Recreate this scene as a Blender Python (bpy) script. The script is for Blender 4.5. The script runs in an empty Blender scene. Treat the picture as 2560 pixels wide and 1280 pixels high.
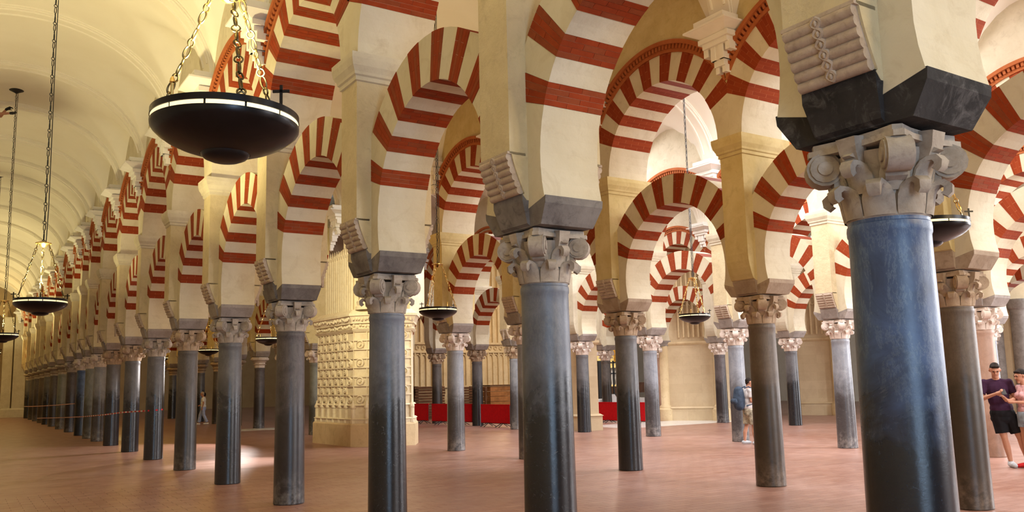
import bpy, bmesh, math, random
from mathutils import Vector, Matrix
R = math.radians
random.seed(7)
C = bpy.context.scene.collection
SC = bpy.context.scene

# ---------------------------------------------------------------- camera
cd = bpy.data.cameras.new('camera'); cam = bpy.data.objects.new('camera', cd); C.objects.link(cam)
cd.sensor_width = 36.0; cd.lens = 2130.23 / 2560 * 36; cd.shift_y = 0.01025
cd.clip_start = 0.05; cd.clip_end = 300
fw = Vector((0.54186194, 0.82977148, 0.13365974)); rt = Vector((0.83874159, -0.5440539, -0.02275733)); up = Vector((-0.05383472, -0.12443732, 0.99076595))
m = Matrix((( rt.x, up.x, -fw.x, 0), (rt.y, up.y, -fw.y, 0), (rt.z, up.z, -fw.z, 1.6), (0, 0, 0, 1)))
cam.matrix_world = m
SC.camera = cam

# ---------------------------------------------------------------- world, lights, exposure
SC.view_settings.view_transform = 'Standard'; SC.view_settings.look = 'None'
SC.view_settings.gamma = 1.0; SC.view_settings.use_curve_mapping = False
SC.view_settings.exposure = 0.0
w = bpy.data.worlds.new('daylight'); SC.world = w; w.use_nodes = True
w.node_tree.nodes['Background'].inputs[0].default_value = (1.0, 0.93, 0.82, 1)
w.node_tree.nodes['Background'].inputs[1].default_value = 0.15

def aim(o, target):
    d = Vector(target) - o.location
    o.rotation_euler = d.to_track_quat('-Z', 'Y').to_euler()
def area(name, loc, target, sx, sy, power, col):
    l = bpy.data.lights.new(name, 'AREA'); l.shape = 'RECTANGLE'; l.size = sx; l.size_y = sy; l.energy = power; l.color = col
    o = bpy.data.objects.new(name, l); C.objects.link(o); o.location = loc; aim(o, target); return o
def spot(name, loc, target, power, col, angle, blend, radius):
    l = bpy.data.lights.new(name, 'SPOT'); l.energy = power; l.color = col; l.spot_size = R(angle); l.spot_blend = blend; l.shadow_soft_size = radius
    o = bpy.data.objects.new(name, l); C.objects.link(o); o.location = loc; aim(o, target); return o
def point(name, loc, power, col, radius):
    l = bpy.data.lights.new(name, 'POINT'); l.energy = power; l.color = col; l.shadow_soft_size = radius
    o = bpy.data.objects.new(name, l); C.objects.link(o); o.location = loc; return o

NAVE = (1.0, 0.85, 0.43); AMBER = (1.0, 0.60, 0.15); COOL = (0.70, 0.83, 1.0); WHITE = (0.97, 0.97, 1.0)
area('door_daylight', (0.4, -6.8, 2.7), (2.2, 8.0, 2.2), 1.7, 4.4, 400, (0.52, 0.74, 1.0))
area('near_aisle_fill', (7.0, -5.0, 6.0), (7.6, 10.0, 2.6), 3.0, 2.0, 400, (1.0, 0.76, 0.42))  # unseen amber area light added to brighten the second arcade's soffits
area('aisle_daylight', (13.2, -6.0, 4.2), (13.4, 12.0, 3.6), 5.0, 6.0, 1000, WHITE)
area('side_daylight', (27.0, 1.5, 5.0), (11.0, 11.0, 1.0), 5.0, 6.0, 2700, WHITE)
area('far_side_daylight', (36.0, 14.0, 5.0), (20.0, 17.0, 3.0), 8.0, 12.0, 1800, WHITE)
for y in (3.0, 11.0, 19.0):
    area('skylight', (13.3, y, 8.6), (13.3, y, 0), 2.6, 2.6, 520, WHITE)
for y in (8.0, 17.0, 26.0):
    area('skylight', (19.5, y, 8.6), (19.5, y, 0), 2.6, 2.6, 520, WHITE)
spot('skylight_beam', (8.9, 22.0, 6.7), (5.2, 19.0, 0.0), 6500, (1.0, 0.98, 0.97), 20, 0.9, 0.12)
spot('low_floodlight', (7.3, 25.3, 2.4), (3.4, 24.2, 0.6), 750, (1.0, 0.92, 0.88), 112, 0.35, 0.10)
for y, e in ((-5.8, 1500), (3.75, 1500), (13.2, 1350), (23.4, 1150), (33.2, 950), (43.0, 850), (53.0, 850), (62.0, 850)):
    spot('bowl_uplight', (0.95, y, 2.98), (0.95, y, 8.0), e * (0.84 if y < 10 else 0.95), NAVE, 128 if y < 10 else 150, 0.6, 0.2)
for y, e in ((8.0, 60), (17.5, 60), (27.5, 90), (38.0, 120), (48.0, 120)):
    point('aisle_uplight', (7.05, y, 5.2), e, AMBER, 0.5)
for y in (3.0, 13.0):
    point('third_aisle_fill', (13.3, y, 5.4), 150, WHITE, 0.5)  # added fill points standing in for daylight bounced onto the vault
spot('pier_fill_spot', (6.4, 18.0, 5.0), (8.9, 22.3, 3.8), 900, (1.0, 0.90, 0.58), 70, 0.6, 0.15)  # unseen warm spot added to brighten the carved pier
area('east_wall_fill', (38.0, 13.0, 8.4), (44.0, 13.0, 2.5), 3.0, 14.0, 900, (0.90, 0.97, 1.0))  # unseen area light added to brighten the far wall between the columns
point('gate_fill', (25.5, 30.2, 4.2), 170, (1.0, 0.93, 0.82), 0.4)  # added point light brightening the background around the gate
point('nave_end_fill', (0.6, 60.0, 4.6), 170, AMBER, 0.4)  # added amber point light lifting the dark end wall
point('choir_light', (21.0, 32.0, 5.0), 260, (1.0, 0.72, 0.36), 0.5)
# ---------------------------------------------------------------- materials
def mat(name):
    M = bpy.data.materials.new(name); M.use_nodes = True
    nt = M.node_tree; b = nt.nodes['Principled BSDF']; b.inputs['Specular IOR Level'].default_value = 0.5 if any(q in name for q in ('marble', 'bronze', 'brass', 'floor', 'shoe', 'iron')) else 0.15
    return M, nt, b
def N(nt, t, **kw):
    n = nt.nodes.new(t)
    for k, v in kw.items(): setattr(n, k, v)
    return n
def setin(n, **kw):
    for k, v in kw.items(): n.inputs[k.replace('_', ' ')].default_value = v
def rgba(c): return (c[0], c[1], c[2], 1)
def coords(nt, kind='Object', rnd=True):
    tc = N(nt, 'ShaderNodeTexCoord')
    if not rnd: return tc.outputs[kind]
    oi = N(nt, 'ShaderNodeObjectInfo'); mul = N(nt, 'ShaderNodeMath', operation='MULTIPLY'); mul.inputs[1].default_value = 37.0
    nt.links.new(oi.outputs['Random'], mul.inputs[0])
    ad = N(nt, 'ShaderNodeVectorMath', operation='ADD')
    nt.links.new(tc.outputs[kind], ad.inputs[0]); nt.links.new(mul.outputs[0], ad.inputs[1])
    return ad.outputs[0]
def noise(nt, vec, scale, detail=4, rough=0.55, dist=0.0):
    n = N(nt, 'ShaderNodeTexNoise'); n.inputs['Scale'].default_value = scale; n.inputs['Detail'].default_value = detail
    n.inputs['Roughness'].default_value = rough; n.inputs['Distortion'].default_value = dist
    nt.links.new(vec, n.inputs['Vector']); return n.outputs['Fac']
def ramp(nt, fac, stops):
    r = N(nt, 'ShaderNodeValToRGB'); e = r.color_ramp.elements
    while len(e) > 1: e.remove(e[-1])
    e[0].position = stops[0][0]; e[0].color = rgba(stops[0][1])
    for p, c in stops[1:]:
        x = e.new(p); x.color = rgba(c)
    nt.links.new(fac, r.inputs[0]); return r.outputs[0]
def mix(nt, fac, a, b, mode='MIX'):
    x = N(nt, 'ShaderNodeMix', data_type='RGBA', blend_type=mode)
    for sock, val in ((x.inputs[0], fac), (x.inputs[6], a), (x.inputs[7], b)):
        if isinstance(val, (int, float)): sock.default_value = val
        elif isinstance(val, tuple): sock.default_value = rgba(val)
        else: nt.links.new(val, sock)
    return x.outputs[2]
def math_(nt, op, a, b=0.0, clamp=False):
    x = N(nt, 'ShaderNodeMath', operation=op); x.use_clamp = clamp
    for s, v in ((x.inputs[0], a), (x.inputs[1], b)):
        if isinstance(v, (int, float)): s.default_value = v
        else: nt.links.new(v, s)
    return x.outputs[0]
def bump(nt, b, h, strength=0.3, dist=0.02):
    x = N(nt, 'ShaderNodeBump'); x.inputs['Strength'].default_value = strength; x.inputs['Distance'].default_value = dist
    nt.links.new(h, x.inputs['Height']); nt.links.new(x.outputs[0], b.inputs['Normal'])

def plaster(name, a, b_, scale=2.5, rough=0.85, bs=0.25, stain=None, bscale=14):
    M, nt, b = mat(name); v = coords(nt)
    n1 = noise(nt, v, scale, 6, 0.6, 0.4)
    col = ramp(nt, n1, [(0.3, a), (0.7, b_)])
    if stain:
        n2 = noise(nt, v, scale * 2.7, 8, 0.7, 0.8)
        f = ramp(nt, n2, [(0.52, (0, 0, 0)), (0.75, (0.7, 0.7, 0.7))])
        col = mix(nt, f, col, stain)
    nt.links.new(col, b.inputs['Base Color']); b.inputs['Roughness'].default_value = rough
    bump(nt, b, noise(nt, v, bscale, 8, 0.65), bs, 0.02)
    return M
M_PLASTER = plaster('cream_plaster', (0.55, 0.49, 0.36), (0.66, 0.60, 0.47), stain=(0.44, 0.38, 0.28))
M_ROUGH = plaster('rough_pillar_plaster', (0.56, 0.465, 0.285), (0.68, 0.575, 0.37), bs=0.7, stain=(0.45, 0.36, 0.22), bscale=10)
M_VOUS = plaster('cream_voussoir_stone', (0.57, 0.50, 0.35), (0.66, 0.60, 0.46), scale=1.6, stain=(0.48, 0.40, 0.27))
M_VAULT = plaster('white_vault_plaster', (0.80, 0.75, 0.64), (0.86, 0.82, 0.72), scale=0.7, bs=0.05)
M_WHITE = plaster('white_stucco', (0.80, 0.78, 0.72), (0.88, 0.86, 0.82), scale=3, bs=0.15)
M_CAP = plaster('grey_capital_stone', (0.30, 0.25, 0.20), (0.50, 0.44, 0.38), scale=6, stain=(0.18, 0.14, 0.12), bs=0.35)
M_CAPL = plaster('pale_capital_stone', (0.62, 0.52, 0.44), (0.74, 0.66, 0.60), scale=6, stain=(0.42, 0.32, 0.26), bs=0.3)
M_CAPB = plaster('brown_capital_stone', (0.36, 0.26, 0.17), (0.50, 0.38, 0.27), scale=6, stain=(0.22, 0.15, 0.10), bs=0.3)
M_IMP = plaster('dark_impost_stone', (0.115, 0.10, 0.095), (0.25, 0.23, 0.215), scale=3.5, stain=(0.05, 0.045, 0.042), bs=0.3)
M_IMPK = plaster('blackened_impost_stone', (0.020, 0.018, 0.018), (0.05, 0.047, 0.047), scale=3, stain=(0.16, 0.15, 0.15), bs=0.3)
M_IMPG = plaster('grey_impost_stone', (0.24, 0.21, 0.19), (0.38, 0.34, 0.31), scale=3.5, stain=(0.14, 0.12, 0.11), bs=0.3)
M_IMPB = plaster('brown_impost_stone', (0.30, 0.22, 0.15), (0.46, 0.37, 0.28), scale=3.5, stain=(0.20, 0.14, 0.10), bs=0.3)
M_ROLL = plaster('brown_corbel_stone', (0.40, 0.31, 0.23), (0.55, 0.45, 0.36), scale=8, stain=(0.28, 0.2, 0.15), bs=0.4)
M_GOLD_STONE = plaster('golden_limestone', (0.62, 0.48, 0.28), (0.74, 0.60, 0.38), scale=1.8, stain=(0.48, 0.36, 0.2), bs=0.25)
M_CARVED = plaster('pale_carved_limestone', (0.72, 0.62, 0.43), (0.82, 0.74, 0.56), scale=2.2, stain=(0.60, 0.47, 0.28), bs=0.2)
M_FARWALL = plaster('ochre_plaster', (0.46, 0.32, 0.16), (0.56, 0.41, 0.22), scale=0.8, bs=0.1)

def brick_red(name, a, b_):
    M, nt, b = mat(name); v = coords(nt)
    col = ramp(nt, noise(nt, v, 5, 6, 0.6), [(0.3, a), (0.7, b_)])
    f = ramp(nt, noise(nt, v, 22, 6, 0.7), [(0.66, (0, 0, 0)), (0.8, (0.6, 0.6, 0.6))])
    col = mix(nt, f, col, (a[0] * 1.7, a[1] * 2.6, a[2] * 3.0))
    nt.links.new(col, b.inputs['Base Color']); b.inputs['Roughness'].default_value = 0.8
    bump(nt, b, noise(nt, v, 40, 5), 0.25, 0.01); return M
M_RED = brick_red('red_brick', (0.23, 0.031, 0.006), (0.31, 0.049, 0.011))
M_REDF = brick_red('brown_red_brick', (0.21, 0.042, 0.012), (0.28, 0.062, 0.020))
def brick_lined(name, a, b_, mort):
    M, nt, b = mat(name); tc = N(nt, 'ShaderNodeTexCoord')
    br = N(nt, 'ShaderNodeTexBrick'); br.inputs['Scale'].default_value = 1.0
    br.inputs['Brick Width'].default_value = 0.30; br.inputs['Row Height'].default_value = 0.25
    br.inputs['Mortar Size'].default_value = 0.006; br.inputs['Mortar Smooth'].default_value = 0.3
    br.inputs['Color1'].default_value = rgba(a); br.inputs['Color2'].default_value = rgba(b_); br.inputs['Mortar'].default_value = rgba(mort)
    nt.links.new(tc.outputs['UV'], br.inputs['Vector'])
    nt.links.new(br.outputs['Color'], b.inputs['Base Color']); b.inputs['Roughness'].default_value = 0.8
    bump(nt, b, br.outputs['Fac'], -0.2, 0.004); return M
M_LINED = brick_lined('red_brick_coursed', (0.23, 0.034, 0.008), (0.29, 0.050, 0.013), (0.33, 0.095, 0.036))
M_MORTAR = plaster('pale_mortar', (0.50, 0.24, 0.14), (0.62, 0.38, 0.25), scale=9)
M_PLB = plaster('amber_lit_plaster', (0.53, 0.42, 0.19), (0.64, 0.53, 0.28), stain=(0.42, 0.32, 0.15))  # amber aisle light tinted into the second arcade's plaster colour
M_VOB = plaster('amber_lit_voussoir_stone', (0.56, 0.45, 0.20), (0.65, 0.54, 0.28), scale=1.6, stain=(0.46, 0.35, 0.16))  # same amber light put into the cream voussoir colour
M_RING = brick_red('orange_brick', (0.36, 0.10, 0.03), (0.44, 0.14, 0.05))

def marble(name, up1, up2, low, zs, vein, vamt=0.5, rough_up=0.42, rough_low=0.22, spk=0.4, lowbase=None):
    M, nt, b = mat(name)
    tc = N(nt, 'ShaderNodeTexCoord'); v = coords(nt)
    sx = N(nt, 'ShaderNodeSeparateXYZ'); nt.links.new(tc.outputs['Object'], sx.inputs[0])
    col = ramp(nt, noise(nt, v, 3.5, 9, 0.65, 1.2), [(0.3, up1), (0.7, up2)])
    mp = N(nt, 'ShaderNodeMapping'); mp.inputs['Rotation'].default_value = (0.75, 0.5, 0.2); mp.inputs['Scale'].default_value = (1.5, 1.5, 0.42); nt.links.new(v, mp.inputs[0])
    n2 = noise(nt, mp.outputs[0], 5.0, 12, 0.78, 0.25)
    vn = math_(nt, 'ABSOLUTE', math_(nt, 'SUBTRACT', n2, 0.5))
    vf = ramp(nt, vn, [(0.0, (vamt * .8,) * 3), (0.018, (0, 0, 0))])
    col = mix(nt, vf, col, vein)
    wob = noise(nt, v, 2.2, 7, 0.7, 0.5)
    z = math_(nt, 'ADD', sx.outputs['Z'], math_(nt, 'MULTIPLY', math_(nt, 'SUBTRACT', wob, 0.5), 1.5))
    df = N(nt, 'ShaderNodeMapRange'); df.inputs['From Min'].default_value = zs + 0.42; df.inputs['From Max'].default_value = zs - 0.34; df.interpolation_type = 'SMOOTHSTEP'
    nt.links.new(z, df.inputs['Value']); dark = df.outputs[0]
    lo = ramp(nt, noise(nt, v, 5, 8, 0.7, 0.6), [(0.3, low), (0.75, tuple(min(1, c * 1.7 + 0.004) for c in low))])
    sp = ramp(nt, noise(nt, v, 26, 5, 0.75, 1.0), [(0.60, (0, 0, 0)), (0.68, (spk,) * 3)])
    lo = mix(nt, sp, lo, tuple(0.5 * (x + y) for x, y in zip(up2, vein)))
    if lowbase:
        g = N(nt, 'ShaderNodeMapRange'); g.inputs['From Min'].default_value = 0.62; g.inputs['From Max'].default_value = 0.25
        nt.links.new(math_(nt, 'ADD', sx.outputs['Z'], math_(nt, 'MULTIPLY', wob, 0.3)), g.inputs['Value'])
        gb = mix(nt, ramp(nt, noise(nt, v, 9, 6, 0.7), [(0.4, (0, 0, 0)), (0.65, (1, 1, 1))]), lo, lowbase)
        lo = mix(nt, g.outputs[0], lo, gb)
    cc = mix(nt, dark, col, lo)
    s2 = ramp(nt, noise(nt, v, 75, 3, 0.8, 0.5), [(0.66, (0, 0, 0)), (0.74, (spk * .8,) * 3)])
    cc = mix(nt, s2, cc, tuple(min(1, x * 1.5 + .03) for x in up2))
    s3 = ramp(nt, noise(nt, v, 30, 6, 0.8, 0.4), [(0.27, (.6, .6, .6)), (0.36, (0, 0, 0))])
    cc = mix(nt, s3, cc, tuple(x * .4 for x in low))
    nt.links.new(cc, b.inputs['Base Color'])
    rr = N(nt, 'ShaderNodeMapRange'); rr.inputs['To Min'].default_value = rough_up; rr.inputs['To Max'].default_value = rough_low
    nt.links.new(dark, rr.inputs['Value']); nt.links.new(rr.outputs[0], b.inputs['Roughness'])
    bump(nt, b, noise(nt, v, 22, 8, 0.75), 0.16, 0.010); b.inputs['Specular IOR Level'].default_value = 0.6
    return M
MB = {
 'blue': marble('blue_veined_marble', (0.022, 0.046, 0.115), (0.065, 0.120, 0.27), (0.0035, 0.006, 0.011), 1.5, (0.20, 0.27, 0.36), 0.6, 0.36, 0.22, 0.13),
 'bluegrey': marble('blue_grey_marble', (0.080, 0.094, 0.13), (0.145, 0.165, 0.22), (0.005, 0.006, 0.008), 1.5, (0.34, 0.33, 0.31), 0.25, 0.42, 0.2, 0.25),
 'slate': marble('slate_grey_marble', (0.080, 0.079, 0.086), (0.145, 0.142, 0.150), (0.009, 0.009, 0.011), 1.5, (0.05, 0.05, 0.055), 0.7, 0.45, 0.2, 0.15),
 'pitted': marble('pitted_purple_grey_marble', (0.058, 0.047, 0.050), (0.12, 0.102, 0.106), (0.016, 0.013, 0.015), 1.4, (0.02, 0.018, 0.02), 0.9, 0.5, 0.28, 0.3, (0.16, 0.15, 0.15)),
 'dark': marble('dark_grey_marble', (0.070, 0.060, 0.055), (0.128, 0.112, 0.102), (0.018, 0.014, 0.012), 1.4, (0.03, 0.025, 0.025), 0.8, 0.5, 0.3, 0.3, (0.13, 0.115, 0.10)),
 'brown': marble('brown_speckled_marble', (0.085, 0.062, 0.045), (0.15, 0.112, 0.082), (0.032, 0.022, 0.014), 1.5, (0.06, 0.04, 0.03), 0.85, 0.5, 0.33, 0.3, (0.16, 0.12, 0.09)),
 'pink': marble('pinkish_brown_marble', (0.33, 0.20, 0.14), (0.44, 0.29, 0.22), (0.20, 0.115, 0.08), 0.6, (0.2, 0.13, 0.1), 0.4, 0.5, 0.4, 0.3),
 'pale': marble('pale_grey_marble', (0.18, 0.195, 0.23), (0.28, 0.30, 0.34), (0.045, 0.042, 0.045), 1.3, (0.52, 0.52, 0.52), 0.4, 0.4, 0.3, 0.55, (0.26, 0.24, 0.23)),
 'green': marble('grey_green_marble', (0.15, 0.165, 0.155), (0.24, 0.255, 0.24), (0.045, 0.044, 0.038), 1.1, (0.1, 0.1, 0.09), 0.4, 0.4, 0.3, 0.5, (0.24, 0.22, 0.2)),
}
MB_WORD = {'blue': 'blue veined marble', 'bluegrey': 'blue grey marble', 'slate': 'slate grey marble', 'pitted': 'pitted purplish grey marble', 'dark': 'dark grey marble',
           'brown': 'brown speckled marble', 'pink': 'pinkish marble', 'pale': 'pale grey marble', 'green': 'grey green marble'}

def plain(name, c, rough=0.5, metal=0.0, var=0.25, scale=12, bs=0.1):
    M, nt, b = mat(name); v = coords(nt)
    col = ramp(nt, noise(nt, v, scale, 5), [(0.3, tuple(x * (1 - var) for x in c)), (0.7, tuple(min(1, x * (1 + var)) for x in c))])
    nt.links.new(col, b.inputs['Base Color']); b.inputs['Roughness'].default_value = rough; b.inputs['Metallic'].default_value = metal
    bump(nt, b, noise(nt, v, scale * 3, 4), bs, 0.005); return M
M_BRONZE = plain('dark_bronze', (0.012, 0.011, 0.012), 0.3, 0.6, 0.3, 6)
M_CHAIN = plain('aged_brass_chain', (0.13, 0.10, 0.05), 0.35, 1.0)
M_BRASS = plain('polished_brass', (0.80, 0.56, 0.20), 0.25, 1.0, 0.1)
M_GLOW = bpy.data.materials.new('lit_lamp_glass'); M_GLOW.use_nodes = True
_b = M_GLOW.node_tree.nodes['Principled BSDF']; _b.inputs['Base Color'].default_value = (1, 0.85, 0.6, 1)
_b.inputs['Emission Color'].default_value = (1.0, 0.78, 0.40, 1); _b.inputs['Emission Strength'].default_value = 1.15
M_BARRIER = plain('red_barrier_fabric', (0.50, 0.006, 0.010), 0.7, 0, 0.12)
M_BLACK = plain('black_iron', (0.012, 0.012, 0.013), 0.5)
M_WOOD = plain('varnished_wood', (0.30, 0.13, 0.045), 0.5, 0, 0.3, 5)
M_WOODD = plain('dark_wood', (0.10, 0.045, 0.02), 0.5, 0, 0.3, 5)
M_SKIN = plain('skin', (0.46, 0.23, 0.15), 0.55, 0, 0.06)
M_HAIR = plain('dark_brown_hair', (0.018, 0.012, 0.009), 0.6)
M_HAIRG = plain('grey_hair', (0.42, 0.34, 0.27), 0.6)
M_PLUM = plain('plum_cotton', (0.040, 0.014, 0.036), 0.85, 0, 0.15)
M_SHORTS = plain('black_cotton', (0.010, 0.009, 0.011), 0.85)
M_PINKT = plain('pink_cotton', (0.62, 0.36, 0.37), 0.85, 0, 0.3, 30)
M_DENIM = plain('pale_denim', (0.32, 0.42, 0.52), 0.85)
M_GREYT = plain('light_grey_cotton', (0.55, 0.53, 0.53), 0.85)
M_CAMO = plain('camouflage_cotton', (0.34, 0.31, 0.23), 0.85, 0, 0.55, 14)
M_PACK = plain('blue_nylon', (0.045, 0.065, 0.10), 0.7, 0, 0.35)
M_BLUETR = plain('pale_blue_trousers', (0.36, 0.44, 0.72), 0.85)
M_SHOE = plain('grey_shoe', (0.42, 0.44, 0.47), 0.6)
M_DARKCL = plain('dark_clothing', (0.02, 0.018, 0.02), 0.85)
M_YELLOW = plain('yellow_cotton', (0.62, 0.42, 0.04), 0.85)
M_REDCL = plain('red_clothing', (0.45, 0.02, 0.02), 0.85)
M_EYE = plain('eye_dark', (0.02, 0.015, 0.012), 0.3)
M_LIP = plain('lips', (0.36, 0.13, 0.11), 0.5)
M_SLAB = plain('white_marble_slab', (0.72, 0.70, 0.66), 0.25, 0, 0.08)
M_CLOTH = plain('white_cloth', (0.8, 0.8, 0.8), 0.8, 0, 0.05)

def floor_mat():
    M, nt, b = mat('floor_brick')
    g = N(nt, 'ShaderNodeNewGeometry')
    br = N(nt, 'ShaderNodeTexBrick'); br.offset = 0.5; br.offset_frequency = 2
    setin(br, Scale=1.0, Brick_Width=0.30, Row_Height=0.15, Mortar_Size=0.004, Mortar_Smooth=0.2)
    br.inputs['Color1'].default_value = (0.26, 0.118, 0.082, 1); br.inputs['Color2'].default_value = (0.35, 0.188, 0.142, 1); br.inputs['Mortar'].default_value = (0.30, 0.16, 0.11, 1)
    nt.links.new(g.outputs['Position'], br.inputs['Vector'])
    wn = noise(nt, g.outputs['Position'], 0.45, 5, 0.6)
    c2 = mix(nt, ramp(nt, wn, [(0.35, (0, 0, 0)), (0.7, (0.5, 0.5, 0.5))]), br.outputs['Color'], (0.39, 0.25, 0.215))
    nt.links.new(c2, b.inputs['Base Color'])
    rg = N(nt, 'ShaderNodeMapRange'); rg.inputs['To Min'].default_value = 0.22; rg.inputs['To Max'].default_value = 0.5
    nt.links.new(noise(nt, g.outputs['Position'], 3.0, 6), rg.inputs['Value']); nt.links.new(rg.outputs[0], b.inputs['Roughness'])
    bump(nt, b, noise(nt, g.outputs['Position'], 7, 5), 0.12, 0.01)
    return M
M_FLOOR = floor_mat()
def stone_blocks():
    M, nt, b = mat('stone_block_courses'); v = coords(nt, 'Object', False)
    br = N(nt, 'ShaderNodeTexBrick')
    mp = N(nt, 'ShaderNodeMapping'); mp.inputs['Rotation'].default_value = (R(90), 0, 0); nt.links.new(v, mp.inputs[0])
    nt.links.new(mp.outputs[0], br.inputs['Vector'])
    setin(br, Scale=1.0, Brick_Width=0.72, Row_Height=0.34, Mortar_Size=0.003, Mortar_Smooth=0.6)
    br.inputs['Color1'].default_value = (0.60, 0.48, 0.31, 1); br.inputs['Color2'].default_value = (0.66, 0.54, 0.36, 1); br.inputs['Mortar'].default_value = (0.55, 0.43, 0.27, 1)
    st = mix(nt, ramp(nt, noise(nt, v, 2.5, 7, 0.7), [(0.45, (0, 0, 0)), (0.75, (0.5, 0.5, 0.5))]), br.outputs['Color'], (0.46, 0.34, 0.22))
    nt.links.new(st, b.inputs['Base Color']); b.inputs['Roughness'].default_value = 0.85
    bump(nt, b, noise(nt, v, 12, 6), 0.25, 0.01); return M
M_BLOCK = stone_blocks()
def tape_mat():
    M, nt, b = mat('striped_tape'); tc = N(nt, 'ShaderNodeTexCoord'); sx = N(nt, 'ShaderNodeSeparateXYZ'); nt.links.new(tc.outputs['Object'], sx.inputs[0])
    f = math_(nt, 'GREATER_THAN', math_(nt, 'FRACT', math_(nt, 'MULTIPLY', sx.outputs['Y'], 2.0)), 0.5)
    nt.links.new(mix(nt, f, (0.75, 0.74, 0.74), (0.5, 0.02, 0.03)), b.inputs['Base Color']); return M
M_TAPE = tape_mat()
# ---------------------------------------------------------------- mesh helpers
class MBd:
    """collects faces of one mesh"""
    def __init__(s): s.v = []; s.f = []; s.mi = []; s.uv = {}
    def add(s, vs, fs, mi=0):
        o = len(s.v); s.v += [tuple(x) for x in vs]
        for f in fs: s.f.append(tuple(i + o for i in f)); s.mi.append(mi)
    def box(s, x0, x1, y0, y1, z0, z1, mi=0):
        s.add([(x0, y0, z0), (x1, y0, z0), (x1, y1, z0), (x0, y1, z0), (x0, y0, z1), (x1, y0, z1), (x1, y1, z1), (x0, y1, z1)],
              [(0, 3, 2, 1), (4, 5, 6, 7), (0, 1, 5, 4), (1, 2, 6, 5), (2, 3, 7, 6), (3, 0, 4, 7)], mi)
    def frustum(s, a, z0, b, z1, mi=0, cx=0, cy=0):
        s.add([(cx - a[0], cy - a[1], z0), (cx + a[0], cy - a[1], z0), (cx + a[0], cy + a[1], z0), (cx - a[0], cy + a[1], z0),
               (cx - b[0], cy - b[1], z1), (cx + b[0], cy - b[1], z1), (cx + b[0], cy + b[1], z1), (cx - b[0], cy + b[1], z1)],
              [(0, 3, 2, 1), (4, 5, 6, 7), (0, 1, 5, 4), (1, 2, 6, 5), (2, 3, 7, 6), (3, 0, 4, 7)], mi)
    def lathe(s, prof, n=24, mi=0, a0=0.0, sx=1, sy=1):
        vs = []; fs = []; k = len(prof)
        for r, z in prof:
            for i in range(n):
                a = a0 + 2 * math.pi * i / n; vs.append((r * math.cos(a) * sx, r * math.sin(a) * sy, z))
        for j in range(k - 1):
            for i in range(n):
                fs.append((j * n + i, j * n + (i + 1) % n, (j + 1) * n + (i + 1) % n, (j + 1) * n + i))
        fs.append(tuple(reversed(range(n)))); fs.append(tuple((k - 1) * n + i for i in range(n)))
        s.add(vs, fs, mi)
    def sweep(s, prof, axis, lo, hi, mi=0):
        """closed 2D profile extruded along an axis: 'y' -> (x,z) profile, 'x' -> (y,z), 'z' -> (x,y)"""
        n = len(prof)
        def P(p, t): return {'y': (p[0], t, p[1]), 'x': (t, p[0], p[1]), 'z': (p[0], p[1], t)}[axis]
        vs = [P(p, lo) for p in prof] + [P(p, hi) for p in prof]
        fs = [tuple(range(n)), tuple(reversed(range(n, 2 * n)))] + [(i, i + n, (i + 1) % n + n, (i + 1) % n) for i in range(n)]
        s.add(vs, fs, mi)
    def tube(s, pts, r, n=8, mi=0, closed=False):
        pts = [Vector(p) for p in pts]; k = len(pts); rings = []; vs = []; fs = []
        rr = r if isinstance(r, (list, tuple)) else [r] * k
        for i, p in enumerate(pts):
            a = pts[(i - 1) % k] if (closed or i > 0) else p; b = pts[(i + 1) % k] if (closed or i < k - 1) else p
            t = (b - a).normalized(); u = t.orthogonal().normalized() if i == 0 else (u - t * u.dot(t)).normalized(); w_ = t.cross(u)
            for j in range(n):
                an = 2 * math.pi * j / n; vs.append(p + (u * math.cos(an) + w_ * math.sin(an)) * rr[i])
        for i in range(k if closed else k - 1):
            for j in range(n):
                i2 = (i + 1) % k; fs.append((i * n + j, i * n + (j + 1) % n, i2 * n + (j + 1) % n, i2 * n + j))
        if not closed: fs.append(tuple(reversed(range(n)))); fs.append(tuple((k - 1) * n + j for j in range(n)))
        s.add(vs, fs, mi)
    def ball(s, c, r, n=10, m_=6, mi=0):
        rx, ry, rz = r if isinstance(r, (tuple, list)) else (r, r, r)
        vs = [(c[0], c[1], c[2] - rz)]; fs = []
        for j in range(1, m_):
            ph = -math.pi / 2 + math.pi * j / m_
            for i in range(n):
                a = 2 * math.pi * i / n; vs.append((c[0] + rx * math.cos(ph) * math.cos(a), c[1] + ry * math.cos(ph) * math.sin(a), c[2] + rz * math.sin(ph)))
        vs.append((c[0], c[1], c[2] + rz)); T = len(vs) - 1
        for i in range(n): fs.append((0, 1 + (i + 1) % n, 1 + i))
        for j in range(m_ - 2):
            for i in range(n): fs.append((1 + j * n + i, 1 + j * n + (i + 1) % n, 1 + (j + 1) * n + (i + 1) % n, 1 + (j + 1) * n + i))
        for i in range(n): fs.append((1 + (m_ - 2) * n + i, 1 + (m_ - 2) * n + (i + 1) % n, T))
        s.add(vs, fs, mi)
    def mesh(s, name, mats, smooth=None, fix=True):
        me = bpy.data.meshes.new(name); me.from_pydata(s.v, [], s.f)
        for M in (mats if isinstance(mats, (list, tuple)) else [mats]): me.materials.append(M)
        if len(set(s.mi)) > 1: me.polygons.foreach_set('material_index', s.mi)
        if fix:
            bm = bmesh.new(); bm.from_mesh(me); bmesh.ops.recalc_face_normals(bm, faces=bm.faces); bm.to_mesh(me); bm.free()
        if smooth is not None:
            me.polygons.foreach_set('use_smooth', [True] * len(me.polygons)); me.set_sharp_from_angle(angle=R(smooth))
        me.update(); return me
CACHE = {}
def cached(key, fn):
    if key not in CACHE: CACHE[key] = fn()
    return CACHE[key]
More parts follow.
